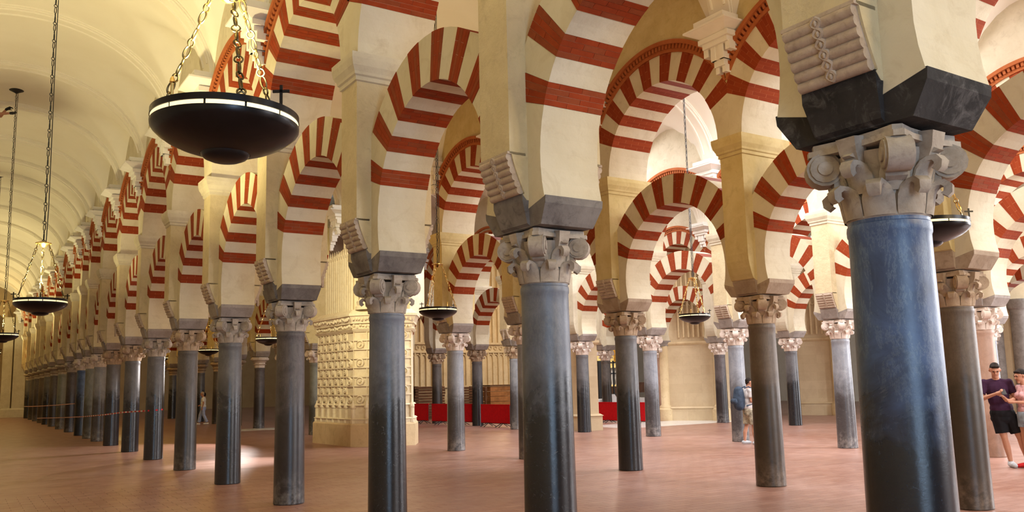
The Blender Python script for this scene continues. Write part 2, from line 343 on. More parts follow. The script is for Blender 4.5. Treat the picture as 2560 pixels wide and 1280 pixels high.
def ob(name, data, parent=None, loc=(0, 0, 0), rot=(0, 0, 0), sc=None, M=None):
    o = bpy.data.objects.new(name, data); C.objects.link(o)
    if parent is not None: o.parent = parent
    o.location = loc; o.rotation_euler = rot
    if sc is not None: o.scale = sc
    if M is not None:
        o.material_slots[0].link = 'OBJECT'; o.material_slots[0].material = M
    return o
def tag(o, label, cat, group=None, kind='thing'):
    o['label'] = label; o['category'] = cat
    if group: o['group'] = group
    if kind: o['kind'] = kind
    return o
def thing(name, loc, label, cat, group=None, rotz=0.0):
    return tag(ob(name, None, None, loc, (0, 0, rotz)), label, cat, group)
def struct(o): o['kind'] = 'structure'; return o
def stuff(o): o['kind'] = 'stuff'; return o

# ---------------------------------------------------------------- layout
XA, XB, XC, XD, XE = 3.97, 10.14, 16.42, 22.70, 28.90
YA = [-0.55, 2.545, 5.604, 8.627, 11.857, 15.035, 18.243, 21.51, 24.672, 27.932, 30.669, 32.818, 35.269, 38.649, 42.226, 45.771, 49.027, 51.847, 55.267, 58.514, 62.149]
YB = [2.55, 5.711, 8.703, 11.825, 15.036, 18.136, None, None, 27.70, 30.9, 34.0, 37.2, 40.45, 43.7, 46.9, 50.1, 53.3]
YC = [2.45, 5.60, 8.767, 11.917, 14.959, 18.132, 21.258, 24.5, 27.7, 30.9, 34.0]
YD = [8.8, 12.0, 15.1, 18.35, 21.45, 24.45, 27.8]
YE = [9.0, 12.2, 15.3, 18.5]
BAY = 3.17
Z_CAP, Z_IMP, Z_SPR, Z_MLD, Z_UP = 2.36, 2.78, 3.00, 4.93, 5.20
LC, LR_IN, LR_OUT, LHT = 3.30, 1.185, 1.67, 0.28           # lower arch: centre height, radii, half thickness
UR_IN, UR_OUT, UHT = 1.335, 1.80, 0.45                     # upper arch
# ---------------------------------------------------------------- columns
ORD = ['first', 'second', 'third', 'fourth', 'fifth', 'sixth', 'seventh', 'eighth', 'ninth', 'tenth', 'eleventh', 'twelfth', 'thirteenth', 'fourteenth', 'fifteenth',
       'sixteenth', 'seventeenth', 'eighteenth', 'nineteenth', 'twentieth', 'twenty-first', 'twenty-second']
def m_shaft(n):
    b = MBd(); b.lathe([(.205, 0), (.214, .012), (.212, .05), (.207, .5), (.203, 1.0), (.197, 1.6), (.191, 2.20), (.191, 2.285), (.196, 2.297), (.197, 2.325), (.195, 2.343), (.190, 2.348), (.190, 2.365)], n)
    return b.mesh('shaft', M_CAP, 35)
def bell(b, n, mi=0):
    b.lathe([(.186, 0), (.195, .012), (.190, .03), (.192, .12), (.197, .2), (.206, .26), (.222, .31), (.225, .34)], n, mi)
def abacus(b, mi=0):
    # concave-sided abacus with cut corners
    P = []
    for q in range(4):
        a = q * math.pi / 2
        for (x, y) in [(.270, -.235), (.246, -.12), (.238, 0), (.246, .12), (.270, .235)]:
            P.append((x * math.cos(a) - y * math.sin(a), x * math.sin(a) + y * math.cos(a)))
    b.sweep(P, 'z', .362, .392, mi); b.sweep([(x * .93, y * .93) for x, y in P], 'z', .392, .424, mi)
def leaf_mesh(b, prof, tx=Matrix.Identity(4), mi=0):
    """prof: (radius out, z, half width); a tongue with a raised midrib, curling out at the tip"""
    vs = []; fs = []; k = len(prof)
    for i, (r, z, hw) in enumerate(prof):
        for y, dr in ((-hw, -.014), (-hw * .55, .004), (0, .010), (hw * .55, .004), (hw, -.014)):
            vs.append(tx @ Vector((r + dr, y, z)))
    for i in range(k - 1):
        for j in range(4): fs.append((i * 5 + j, i * 5 + j + 1, (i + 1) * 5 + j + 1, (i + 1) * 5 + j))
    n0 = len(vs)
    for i, (r, z, hw) in enumerate(prof):                       # back of the tongue
        t = prof[min(i + 1, k - 1)]; p = prof[max(i - 1, 0)]
        d = Vector((t[0] - p[0], t[1] - p[1])); d.normalize(); nx, nz = -d.y * .026, d.x * .026
        vs.append(tx @ Vector((r + nx, -hw * .95, z + nz))); vs.append(tx @ Vector((r + nx, hw * .95, z + nz)))
    for i in range(k - 1):
        a = n0 + 2 * i; fs.append((a, a + 2, a + 3, a + 1)); fs.append((i * 5, (i + 1) * 5, a + 2, a)); fs.append((i * 5 + 4, a + 1, a + 3, (i + 1) * 5 + 4))
    e = (k - 1) * 5; a = n0 + 2 * (k - 1); fs.append((e, e + 1, e + 2, e + 3, e + 4, a + 1, a))
    b.add(vs, fs, mi)
LEAF1 = [(.196, .012, .070), (.205, .06, .075), (.212, .105, .075), (.222, .135, .066), (.243, .152, .046), (.266, .156, .038), (.278, .146, .034), (.276, .126, .030), (.262, .116, .026)]
LEAF2 = [(.198, .13, .066), (.210, .18, .070), (.224, .225, .068), (.240, .250, .056), (.262, .264, .042), (.284, .264, .036), (.292, .252, .032), (.288, .235, .028), (.274, .226, .024)]
def volute(b, tx=Matrix.Identity(4), mi=0):
    def T(v): return tx @ Vector(v)
    n = 14
    for (r, h, dx) in ((.088, .056, 0), (.072, .066, 0), (.036, .075, 0)):
        vs = []
        for s_ in (-1, 1):
            for i in range(n):
                a = 2 * math.pi * i / n; vs.append(T((.288 + r * math.cos(a), s_ * h, .290 + r * math.sin(a))))
        b.add(vs, [tuple(range(n)), tuple(range(n, 2 * n))] + [(i, (i + 1) % n, n + (i + 1) % n, n + i) for i in range(n)], mi)
    vs = []
    for x, z, h in ((.21, .17, .045), (.25, .19, .05), (.205, .30, .045), (.24, .36, .05)):
        vs += [T((x, -h, z)), T((x, h, z))]
    b.add(vs, [(0, 1, 3, 2), (0, 2, 6, 4), (1, 5, 7, 3), (4, 6, 7, 5), (2, 3, 7, 6), (0, 4, 5, 1)], mi)
def boss(b, tx=Matrix.Identity(4), mi=0):
    vs = []
    for x, z, h in ((.20, .27, .036), (.262, .285, .040), (.285, .33, .046), (.30, .405, .052), (.20, .42, .052)):
        vs += [tx @ Vector((x, -h, z)), tx @ Vector((x, h, z))]
    b.add(vs, [(0, 2, 4, 6, 8), (1, 9, 7, 5, 3), (0, 1, 3, 2), (2, 3, 5, 4), (4, 5, 7, 6), (6, 7, 9, 8), (8, 9, 1, 0)], mi)
    for dz in (.30,):
        vs = [tx @ Vector((.262, -.03, dz)), tx @ Vector((.262, .03, dz)), tx @ Vector((.305, -.022, dz + .01)), tx @ Vector((.305, .022, dz + .01)), tx @ Vector((.27, -.03, dz + .035)), tx @ Vector((.27, .03, dz + .035))]
        b.add(vs, [(0, 1, 3, 2), (2, 3, 5, 4), (4, 5, 1, 0), (0, 2, 4), (1, 5, 3)], mi)
def rz(a): return Matrix.Rotation(a, 4, 'Z')
def one(fn, *a):
    b = MBd(); fn(b, *a); return b
def m_bell():
    b = MBd(); bell(b, 28); abacus(b); return b.mesh('capital', M_CAP, 40)
def m_capital_full(n=16, leaves=8):
    b = MBd(); bell(b, n); abacus(b)
    for i in range(leaves):
        leaf_mesh(b, LEAF1, rz(2 * math.pi * (i + .5) / leaves)); leaf_mesh(b, LEAF2, rz(2 * math.pi * i / leaves))
    for i in range(4):
        volute(b, rz(math.pi / 4 + i * math.pi / 2)); boss(b, rz(i * math.pi / 2))
    return b.mesh('capital', M_CAP, 40)
def m_capital_far():
    b = MBd(); b.lathe([(.195, 0), (.20, .1), (.27, .13), (.205, .15), (.21, .2), (.285, .24), (.22, .26), (.34, .30), (.36, .34), (.30, .42)], 8, 0, math.pi / 8)
    return b.mesh('capital', M_CAP, 30)
def m_impost():
    b = MBd()
    b.frustum((.255, .335), 0.020, (.278, .432), .170); b.frustum((.278, .432), .170, (.278, .438), .226)
    b.frustum((.285, .192), .045, (.338, .214), .215); b.frustum((.338, .214), .215, (.338, .214), .272); b.frustum((.24, .19), .018, (.285, .192), .046)
    return b.mesh('impost_block', M_IMP)
def corb(t): return .452 - .112 * t ** 1.25, 3.355 - .305 * t
def m_pillar():
    P = [(.45, 4.93), (.45, 3.36)] + [(corb(t)[0] - .022, corb(t)[1]) for t in (0, .2, .4, .6, .8, 1.0)] + [(.335, 3.04), (.30, 3.0)]
    b = MBd(); b.sweep(P + [(-x, z) for x, z in reversed(P)], 'y', -.216, .216)
    return b.mesh('pillar', M_ROUGH)
def m_pillar_plain():
    P = [(.45, 4.93), (.45, 3.40), (.442, 3.30), (.42, 3.20), (.39, 3.10), (.36, 3.03), (.30, 3.0)]
    b = MBd(); b.sweep(P + [(-x, z) for x, z in reversed(P)], 'y', -.216, .216)
    return b.mesh('pillar', M_PLASTER)
def cyl_y(b, x, z, r, h, n=10, mi=0):
    b.sweep([(x + r * math.cos(2 * math.pi * i / n), z + r * math.sin(2 * math.pi * i / n)) for i in range(n)], 'y', -h, h, mi)
NR = 6
def roll_at(i): return corb((i + .5) / NR)
def m_roll():
    b = MBd(); cyl_y(b, 0, 0, .032, .203); return b.mesh('roll', M_ROLL, 50)
def m_band(side):
    b = MBd()
    for ph in (0, math.pi):
        pts = []
        for i in range(25):
            t = i / 24; x, z = corb(t); pts.append((side * (x + .026), .026 * math.sin(ph + t * 6 * math.pi), z))
        b.tube(pts, .011, 5)
    for i in range(NR):
        x, z = roll_at(i); b.ball((side * (x + .030), 0, z), (.010, .012, .022), 6, 4)
    b.box(min(side * .30, side * .47), max(side * .30, side * .47), -.216, .216, 3.352, 3.372)
    return b.mesh('carved_band', M_ROLL, 50)
def m_corbel(side):
    b = MBd()
    for i in range(NR):
        x, z = roll_at(i); cyl_y(b, side * x, z, .032, .203, 8)
    b.box(min(side * .44, side * .474), max(side * .44, side * .474), -.035, .035, 3.02, 3.34)
    b.box(min(side * .30, side * .47), max(side * .30, side * .47), -.216, .216, 3.352, 3.372)
    return b.mesh('roll_corbel', M_ROLL, 50)
def m_moulding():
    b = MBd(); z = 4.93; prof = [(.0, 4.90), (.02, 4.91), (.02, 4.955), (.04, 4.97), (.045, 5.0), (.075, 5.06), (.09, 5.14), (.09, 5.20), (.0, 5.21)]
    for (o0, z0), (o1, z1) in zip(prof, prof[1:]):
        b.frustum((.45 + o0, .216 + o0), z0, (.45 + o1, .216 + o1), z1)
    return b.mesh('impost_moulding', M_PLASTER)

def column(x, y, marble, capm, impm, style, lod, label, group, s=1.0):
    t = thing('column', (x, y, 0), label, 'column', group)
    ns = {0: 40, 1: 24, 2: 12}[lod]
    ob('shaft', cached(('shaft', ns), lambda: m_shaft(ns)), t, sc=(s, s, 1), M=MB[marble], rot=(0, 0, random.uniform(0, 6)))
    if lod == 0:
        c = ob('capital', cached('bell', m_bell), t, (0, 0, Z_CAP), sc=(s, s, 1), M=capm)
        l1 = cached('leaf1', lambda: one(leaf_mesh, LEAF1).mesh('acanthus_leaf', M_CAP, 50)); l2 = cached('leaf2', lambda: one(leaf_mesh, LEAF2).mesh('acanthus_leaf', M_CAP, 50))
        vo = cached('volute', lambda: one(volute).mesh('volute', M_CAP, 40)); bo = cached('boss', lambda: one(boss).mesh('abacus_boss', M_CAP, 40))
        for i in range(8):
            ob('acanthus_leaf', l1, c, rot=(0, 0, 2 * math.pi * (i + .5) / 8), M=capm); ob('acanthus_leaf', l2, c, rot=(0, 0, 2 * math.pi * i / 8), M=capm)
        for i in range(4):
            ob('volute', vo, c, rot=(0, 0, math.pi / 4 + i * math.pi / 2), M=capm); ob('abacus_boss', bo, c, rot=(0, 0, i * math.pi / 2), M=capm)
    elif lod == 1:
        ob('capital', cached('cap1', m_capital_full), t, (0, 0, Z_CAP), sc=(s, s, 1), M=capm)
    else:
        ob('capital', cached('cap2', m_capital_far), t, (0, 0, Z_CAP), M=capm)
    ob('impost_block', cached('impost', m_impost), t, (0, 0, Z_IMP - .004), M=impm)
    if style == 'roll':
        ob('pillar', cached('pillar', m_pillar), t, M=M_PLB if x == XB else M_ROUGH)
        if lod == 0:
            r = cached('roll', m_roll)
            cb = ob('roll_corbel', cached('band-1', lambda: m_band(-1)), t)
            for i in range(NR):
                px, pz = roll_at(i); ob('roll', r, cb, (-px, 0, pz))
            ob('roll_corbel', cached('corb1', lambda: m_corbel(1)), t)
        else:
            ob('roll_corbel', cached('corb-1', lambda: m_corbel(-1)), t)
    else:
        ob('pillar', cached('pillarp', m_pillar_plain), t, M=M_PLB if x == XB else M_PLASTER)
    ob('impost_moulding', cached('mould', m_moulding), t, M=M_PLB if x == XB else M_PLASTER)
    return t

# ---------------------------------------------------------------- arches
def wedge(b, a0, a1, rin, rout, ht, mi=0, clip=1e9, n=3, x0=None, x1=None):
    x0 = -ht if x0 is None else x0; x1 = ht if x1 is None else x1
    vs = []; fs = []; info = []
    for i in range(n + 1):
        t = i / n; a = a0 + (a1 - a0) * t; ro = min(rout, clip / max(abs(math.cos(a)), 1e-6))
        for (r, x) in ((rin, x0), (rin, x1), (ro, x1), (ro, x0)):
            vs.append((x, r * math.cos(a), r * math.sin(a)))
    for i in range(n):
        for j in range(4): fs.append((i * 4 + j, i * 4 + (j + 1) % 4, (i + 1) * 4 + (j + 1) % 4, (i + 1) * 4 + j))
    fs += [(0, 1, 2, 3), (n * 4 + 3, n * 4 + 2, n * 4 + 1, n * 4)]
    b.add(vs, fs, mi)
def add_uv(me, a0, a1, rin, courses=4):
    uv = me.uv_layers.new(name='UVMap')
    for p in me.polygons:
        rr = [math.hypot(me.vertices[i].co.y, me.vertices[i].co.z) for i in p.vertices]
        flat = max(rr) - min(rr) < 0.02
        for li, r in zip(p.loop_indices, rr):
            co = me.vertices[me.loops[li].vertex_index].co; a = math.atan2(co.z, co.y)
            uv.data[li].uv = ((co.x if flat else r) + 0.02, (a - a0) / (a1 - a0) * courses * .25)
def layout(centres, half, lowest, start, end):
    """angles (radians) of red and cream voussoirs over the whole arch"""
    reds = sorted([c for c in centres] + [180 - c for c in centres]); out = []; p = start
    for c in reds:
        h = lowest if min(c, 180 - c) == min(centres) else half
        out.append((p, c - h, 0)); out.append((c - h, c + h, 1)); p = c + h
    out.append((p, end, 0)); return [(R(a), R(b_), k) for a, b_, k in out]
LOWER = dict(lay=layout([80.4, 61.4, 42.6, 24.2], 4.5, 4.3, -14.9, 194.9), rin=LR_IN, rout=LR_OUT, ht=LHT, clip=BAY / 2 - .15,
             cuts=[[-.28, -.07, .14, .28], [-.28, -.17, .05, .28]])
UPPER = dict(lay=layout([81.2, 63.6, 46.0, 28.4], 4.5, 4.6, 0.0, 180.0), rin=UR_IN, rout=UR_OUT, ht=UHT, clip=BAY / 2,
             cuts=[[-.45, -.16, .14, .45], [-.45, -.30, -.01, .29, .45]])
def voussoirs(root, key, S, lod, cream=None):
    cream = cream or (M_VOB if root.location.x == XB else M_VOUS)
    rin, rout, ht, clip = S['rin'], S['rout'], S['ht'], S['clip']
    if lod == 2:
        def mk():
            b = MBd()
            for a0, a1, k in S['lay']: wedge(b, a0, a1, rin, rout, ht, k, clip, 2)
            me = b.mesh('voussoir_ring', [M_VOUS, M_RED], None); return me
        o = ob('voussoir_ring', cached((key, 'far'), mk), root); stuff(o); return
    for i, (a0, a1, k) in enumerate(S['lay']):
        if k == 0:
            def mk():
                b = MBd(); wedge(b, a0, a1, rin, rout, ht, 0, clip, max(2, int((a1 - a0) / R(5)))); return b.mesh('voussoir', cream)
            ob('voussoir', cached((key, i), mk), root, M=cream)
        elif lod == 1:
            def mk():
                b = MBd(); wedge(b, a0, a1, rin - .004, rout, ht + .004, 0, clip, 2); me = b.mesh('voussoir', M_LINED); add_uv(me, a0, a1, rin); return me
            ob('voussoir', cached((key, i, 'lined'), mk), root)
        else:
            def mk():
                b = MBd(); wedge(b, a0 + .002, a1 - .002, rin + .0005, rout - .003, ht - .0005, 0, clip - .002, 2); return b.mesh('voussoir', M_MORTAR)
            v = ob('voussoir', cached((key, i, 'core'), mk), root)
            da = (a1 - a0) / 4; g = .0016 / rin
            for c in range(4):
                cu = S['cuts'][c % 2]
                for q in range(len(cu) - 1):
                    x0 = cu[q] + (.0016 if q else -.004); x1 = cu[q + 1] - (.0016 if q < len(cu) - 2 else -.004)
                    halves = [(rin - .004, rout)]
                    if q == 0:
                        rm = rin + (rout - rin) * (.5 if c % 2 else .75); halves = [(rin - .004, rm - .0022), (rm + .0022, rout)]
                    for hi, (ra, rb) in enumerate(halves):
                        def mk():
                            b = MBd(); wedge(b, a0 + c * da + g, a0 + (c + 1) * da - g, ra, rb, ht, 0, max(clip, ra * 1.001) if clip < 1.5 or True else clip, 1, x0, x1); return b.mesh('brick', M_RED)
                        mid = (a0 + a1) / 2; lim = clip / max(abs(math.cos(mid)), 1e-6)
                        if ra > lim - .02: continue
                        ob('brick', cached((key, i, c, q, hi), mk), v, M=(M_REDF if (c + q + i) % 3 == 0 else M_RED))
def ring_piece(r0, r1, ht, clip, name, M, nseg=40):
    b = MBd(); a = math.acos(min(1, clip / ((r0 + r1) / 2)));
    n = nseg; vs = []; fs = []
    for i in range(n + 1):
        t = a + (math.pi - 2 * a) * i / n; lim = clip / max(abs(math.cos(t)), 1e-6)
        for (r, x) in ((r0, -ht), (r0, ht), (min(r1, lim), ht), (min(r1, lim), -ht)): vs.append((x, min(r, lim) * math.cos(t), min(r, lim) * math.sin(t)))
    for i in range(n):
        for j in range(4): fs.append((i * 4 + j, i * 4 + (j + 1) % 4, (i + 1) * 4 + (j + 1) % 4, (i + 1) * 4 + j))
    fs += [(0, 1, 2, 3), (n * 4 + 3, n * 4 + 2, n * 4 + 1, n * 4)]
    b.add(vs, fs); return b.mesh(name, M)
def m_dentils():
    b = MBd(); r0, r1 = 1.86, 1.93; a = math.acos(BAY / 2 / r1); n = 44
    for i in range(n):
        t0 = a + (math.pi - 2 * a) * i / n; t1 = a + (math.pi - 2 * a) * (i + .55) / n
        wedge(b, t0, t1, r0 - .004, r1 + .004, .505, 0, 1e9, 1)
    return b.mesh('dentil', M_RING)
def m_spandrel():
    b = MBd(); n = 30; a = math.acos(BAY / 2 / UR_OUT); top = 8.95 - Z_UP; vs = []; fs = []
    for i in range(n + 1):
        t = a + (math.pi - 2 * a) * i / n; y = UR_OUT * math.cos(t)
        if i == 0: y = BAY / 2
        if i == n: y = -BAY / 2
        z = UR_OUT * math.sin(t)
        for (zz, x) in ((z, -UHT), (z, UHT), (top, UHT), (top, -UHT)): vs.append((x, y, zz))
    for i in range(n):
        for j in range(4): fs.append((i * 4 + j, i * 4 + (j + 1) % 4, (i + 1) * 4 + (j + 1) % 4, (i + 1) * 4 + j))
    fs += [(0, 1, 2, 3), (n * 4 + 3, n * 4 + 2, n * 4 + 1, n * 4)]
    b.add(vs, fs); return b.mesh('spandrel_wall', M_PLASTER)
ROWW = {}
def lower_arch(x, y0, y1, lod, label, group):
    t = thing('horseshoe_arch', (x, (y0 + y1) / 2, LC), label, 'arch', group); t.scale = (1, (y1 - y0) / BAY, 1)
    voussoirs(t, 'L', LOWER, lod); return t
def upper_arch(x, y0, y1, lod, label, group):
    t = thing('round_arch', (x, (y0 + y1) / 2, Z_UP), label, 'arch', group); t.scale = (1, (y1 - y0) / BAY, 1)
    voussoirs(t, 'U', UPPER, lod)
    ob('brick_ring', cached('ring1', lambda: ring_piece(1.80, 1.86, .475, BAY / 2, 'brick_ring', M_RING)), t)
    if lod < 2:
        ob('brick_ring', cached('ring2', lambda: ring_piece(1.86, 1.93, .462, BAY / 2, 'brick_ring', M_REDF)), t)
        ob('dentil_course', cached('dent', m_dentils), t)
    ob('brick_ring', cached('ring3', lambda: ring_piece(1.93, 2.0, .535, BAY / 2, 'brick_ring', M_RING)), t)
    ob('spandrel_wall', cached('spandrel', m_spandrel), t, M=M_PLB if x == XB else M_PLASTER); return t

ROWNAME = {'A': 'front arcade', 'B': 'second arcade', 'C': 'third arcade', 'D': 'fourth arcade', 'E': 'fifth arcade'}
SPEC = {  # marble, capital, impost, style
 'A': ['slate blue slate bluegrey pitted bluegrey pitted dark brown slate blue pale green blue pitted green dark blue brown pitted dark'.split()],
}
A_M = 'slate blue bluegrey bluegrey pitted slate dark slate slate slate pale green blue pitted green dark slate brown pitted dark slate'.split()
B_M = 'brown brown brown slate pale pale x x green dark pitted slate dark slate brown slate dark'.split()
C_M = 'brown pink pink pale pale pale slate pale slate dark slate'.split()
D_M = 'pink pale slate slate pitted pink dark'.split()
E_M = 'pale green slate pale'.split()
def build_row(row, X, YS, marbles, lods, capf, impf, stylef):
    nm = ROWNAME[row]
    for i, y in enumerate(YS):
        if y is None: continue
        cm = capf(i); word = {id(M_CAP): 'grey', id(M_CAPL): 'pale', id(M_CAPB): 'brown'}[id(cm)]
        column(X - (.38 if (row, i) == ('C', 7) else 0), y, marbles[i], cm, impf(i), stylef(i), lods(i), '%s column with %s leaf capital, %s of the %s' % (MB_WORD[marbles[i]], word, ORD[i], nm), 'columns of the ' + nm,
               1.03 if (row, i) == ('A', 1) else (1.02 if row == 'B' else 1.0))
for_bays = []
def build_bays(row, X, YS, lodL, lodU):
    nm = ROWNAME[row]; j = 0
    for i in range(len(YS) - 1):
        if YS[i] is None or YS[i + 1] is None: continue
        lower_arch(X, YS[i], YS[i + 1], lodL(i), 'lower horseshoe arch striped red and cream, %s bay of the %s' % (ORD[i], nm), 'lower arches of the ' + nm)
        upper_arch(X, YS[i], YS[i + 1], lodU(i), 'upper round arch with brick dentil rim, %s bay of the %s' % (ORD[i], nm), 'upper arches of the ' + nm)
build_row('A', XA, YA, A_M, lambda i: 0 if i <= 7 else (1 if i <= 13 else 2), lambda i: M_CAPL if i in (10, 11, 12) else (M_CAPB if i in (6, 8, 9) else M_CAP),
          lambda i: M_IMPK if i == 1 else (M_IMP if i <= 4 else M_IMPG), lambda i: 'roll')
build_row('B', XB, YB, B_M, lambda i: 0 if i <= 4 else (1 if i <= 9 else 2), lambda i: M_CAPL if i in (4, 5, 8, 9, 10) else M_CAPB,
          lambda i: M_IMPB if i <= 3 else M_IMPG, lambda i: 'plain' if i in (0, 1, 2) else 'roll')
build_row('C', XC, YC, C_M, lambda i: 0 if 2 <= i <= 6 else 1, lambda i: M_CAPL if i < 7 else M_CAPB, lambda i: M_IMPG, lambda i: 'roll' if i in (3, 4, 7) else 'plain')
build_row('D', XD, YD, D_M, lambda i: 1, lambda i: M_CAPL, lambda i: M_IMPG, lambda i: 'plain')
build_row('E', XE, YE, E_M, lambda i: 1, lambda i: M_CAPL, lambda i: M_IMPG, lambda i: 'plain')
build_bays('A', XA, YA, lambda i: 0 if 1 <= i <= 4 else (1 if i <= 10 else 2), lambda i: 0 if 1 <= i <= 3 else (1 if i <= 10 else 2))
build_bays('B', XB, YB, lambda i: 0 if i <= 2 else (1 if i <= 5 else 2), lambda i: 1 if i <= 5 else 2)
build_bays('C', XC, YC, lambda i: 1 if i <= 6 else 2, lambda i: 1 if i <= 6 else 2)
build_bays('D', XD, YD, lambda i: 1 if i <= 4 else 2, lambda i: 1 if i <= 4 else 2)
build_bays('E', XE, YE, lambda i: 2, lambda i: 2)
# ---------------------------------------------------------------- vaults over the aisles
def vault(x0, x1, ybounds, crown, name_i, fine):
    c = (x0 + x1) / 2; hw = (x1 - x0) / 2; zs = 7.0; hh = crown - zs
    b = MBd(); nx = 30 if fine else 20
    def zmain(x): return zs + hh * math.sqrt(max(0.0, 1 - ((x - c) / hw) ** 2))
    for ya, yb in zip(ybounds, ybounds[1:]):
        ny = 22 if fine else 12; ym = (ya + yb) / 2; hl = (yb - ya) / 2 - .24
        vs = []; fs = []
        xs = [c - hw * math.cos(math.pi * i / nx) for i in range(nx + 1)]
        for j in range(ny + 1):
            y = ya + (yb - ya) * j / ny; q = (y - ym) / hl
            for x in xs:
                d = hw - abs(x - c); z = zmain(x)
                if abs(q) < 1:
                    k = max(0.0, 1 - d / (hw * .95)); z = max(z, zs - .1 + (1.42 + .20 * d) * (1 - abs(q) ** 1.9) ** .62)
                vs.append((x, y, z))
        for j in range(ny):
            for i in range(nx): fs.append((j * (nx + 1) + i, j * (nx + 1) + i + 1, (j + 1) * (nx + 1) + i + 1, (j + 1) * (nx + 1) + i))
        b.add(vs, fs)
    o = struct(ob('ceiling', b.mesh('ceiling', M_VAULT, 50)))
    # transverse ribs with two raised fillets, and stepped pendant corbels
    def rib():
        r = MBd(); n = 36
        for (hy, d0, d1) in ((.20, -.05, .06), (.225, -.05, .03)):
            vs = []; fs = []
            for i in range(n + 1):
                t = math.pi * i / n; cx, cz = math.cos(t), math.sin(t)
                for (dd, y) in ((d0, -hy), (d0, hy), (d1, hy), (d1, -hy)):
                    vs.append((c + (hw - dd) * cx, y, zs + (hh - dd) * cz))
            for i in range(n):
                for j in range(4): fs.append((i * 4 + j, i * 4 + (j + 1) % 4, (i + 1) * 4 + (j + 1) % 4, (i + 1) * 4 + j))
            fs += [(0, 1, 2, 3), (n * 4 + 3, n * 4 + 2, n * 4 + 1, n * 4)]
            r.add(vs, fs)
        for yo in (-.125, .125):
            r.tube([(c + (hw - .065) * math.cos(R(8 + 164 * i / n)), yo, zs + (hh - .065) * math.sin(R(8 + 164 * i / n))) for i in range(n + 1)], .022, 6)
        return r.mesh('vault_rib', M_VAULT, 40)
    def corbel(side):
        k = MBd()
        def bx(p, hy, z0, z1): k.box(min(0, side * p), max(0, side * p), -hy, hy, z0, z1)
        def fr(p0, h0, z0, p1, h1, z1):
            vs = [(0, -h0, z0), (side * p0, -h0, z0), (side * p0, h0, z0), (0, h0, z0), (0, -h1, z1), (side * p1, -h1, z1), (side * p1, h1, z1), (0, h1, z1)]
            k.add(vs, [(0, 3, 2, 1), (4, 5, 6, 7), (0, 1, 5, 4), (1, 2, 6, 5), (2, 3, 7, 6), (3, 0, 4, 7)])
        bx(.34, .30, 6.96, 7.05); fr(.34, .33, 6.90, .30, .29, 6.96); fr(.20, .20, 6.76, .44, .42, 6.88); bx(.45, .43, 6.88, 6.91)
        bx(.26, .30, 6.70, 6.78); bx(.22, .25, 6.62, 6.71)
        for y in (-.22, -.08, .08, .22): k.box(min(0, side * .18), max(0, side * .18), y - .045, y + .045, 6.50 if abs(y) > .1 else 6.40, 6.64)
        bx(.17, .13, 6.40, 6.64); bx(.14, .10, 6.30, 6.42)
        for y in (-.065, .065): k.box(min(0, side * .11), max(0, side * .11), y - .035, y + .035, 6.20, 6.32)
        return k.mesh('vault_corbel', M_WHITE)
    rm = rib(); cl, cr = corbel(1), corbel(-1)
    for y in ybounds:
        ob('vault_rib', rm, o, (0, y, 0)); ob('vault_corbel', cr, o, (x1, y, 0)); ob('vault_corbel', cl, o, (x0, y, 0))
    return o
yb = [2.55, 5.711, 8.703, 11.825, 15.036, 18.136, 21.3, 24.5, 27.7, 30.9, 34.0, 37.2, 40.45, 43.7, 46.9, 50.1, 53.3, 56.5, 59.7, 63.0]
vault(-1.75, XA - .45, [-3.7] + YA + [65.4], 8.95, 0, True)
vault(XA + .45, XB - .45, [-.6] + yb, 8.95, 1, False)
vault(XB + .45, XC - .45, [-3.8, -.6] + yb[:14], 8.95, 2, False)
vault(XC + .45, XD - .45, [2.5, 5.7] + [8.8, 12.0, 15.1, 18.35, 21.45, 24.45, 27.8, 31.0, 34.2], 8.95, 3, False)
vault(XD + .45, XE - .45, [5.8, 9.0, 12.2, 15.3, 18.5, 21.7, 24.8], 8.95, 4, False)

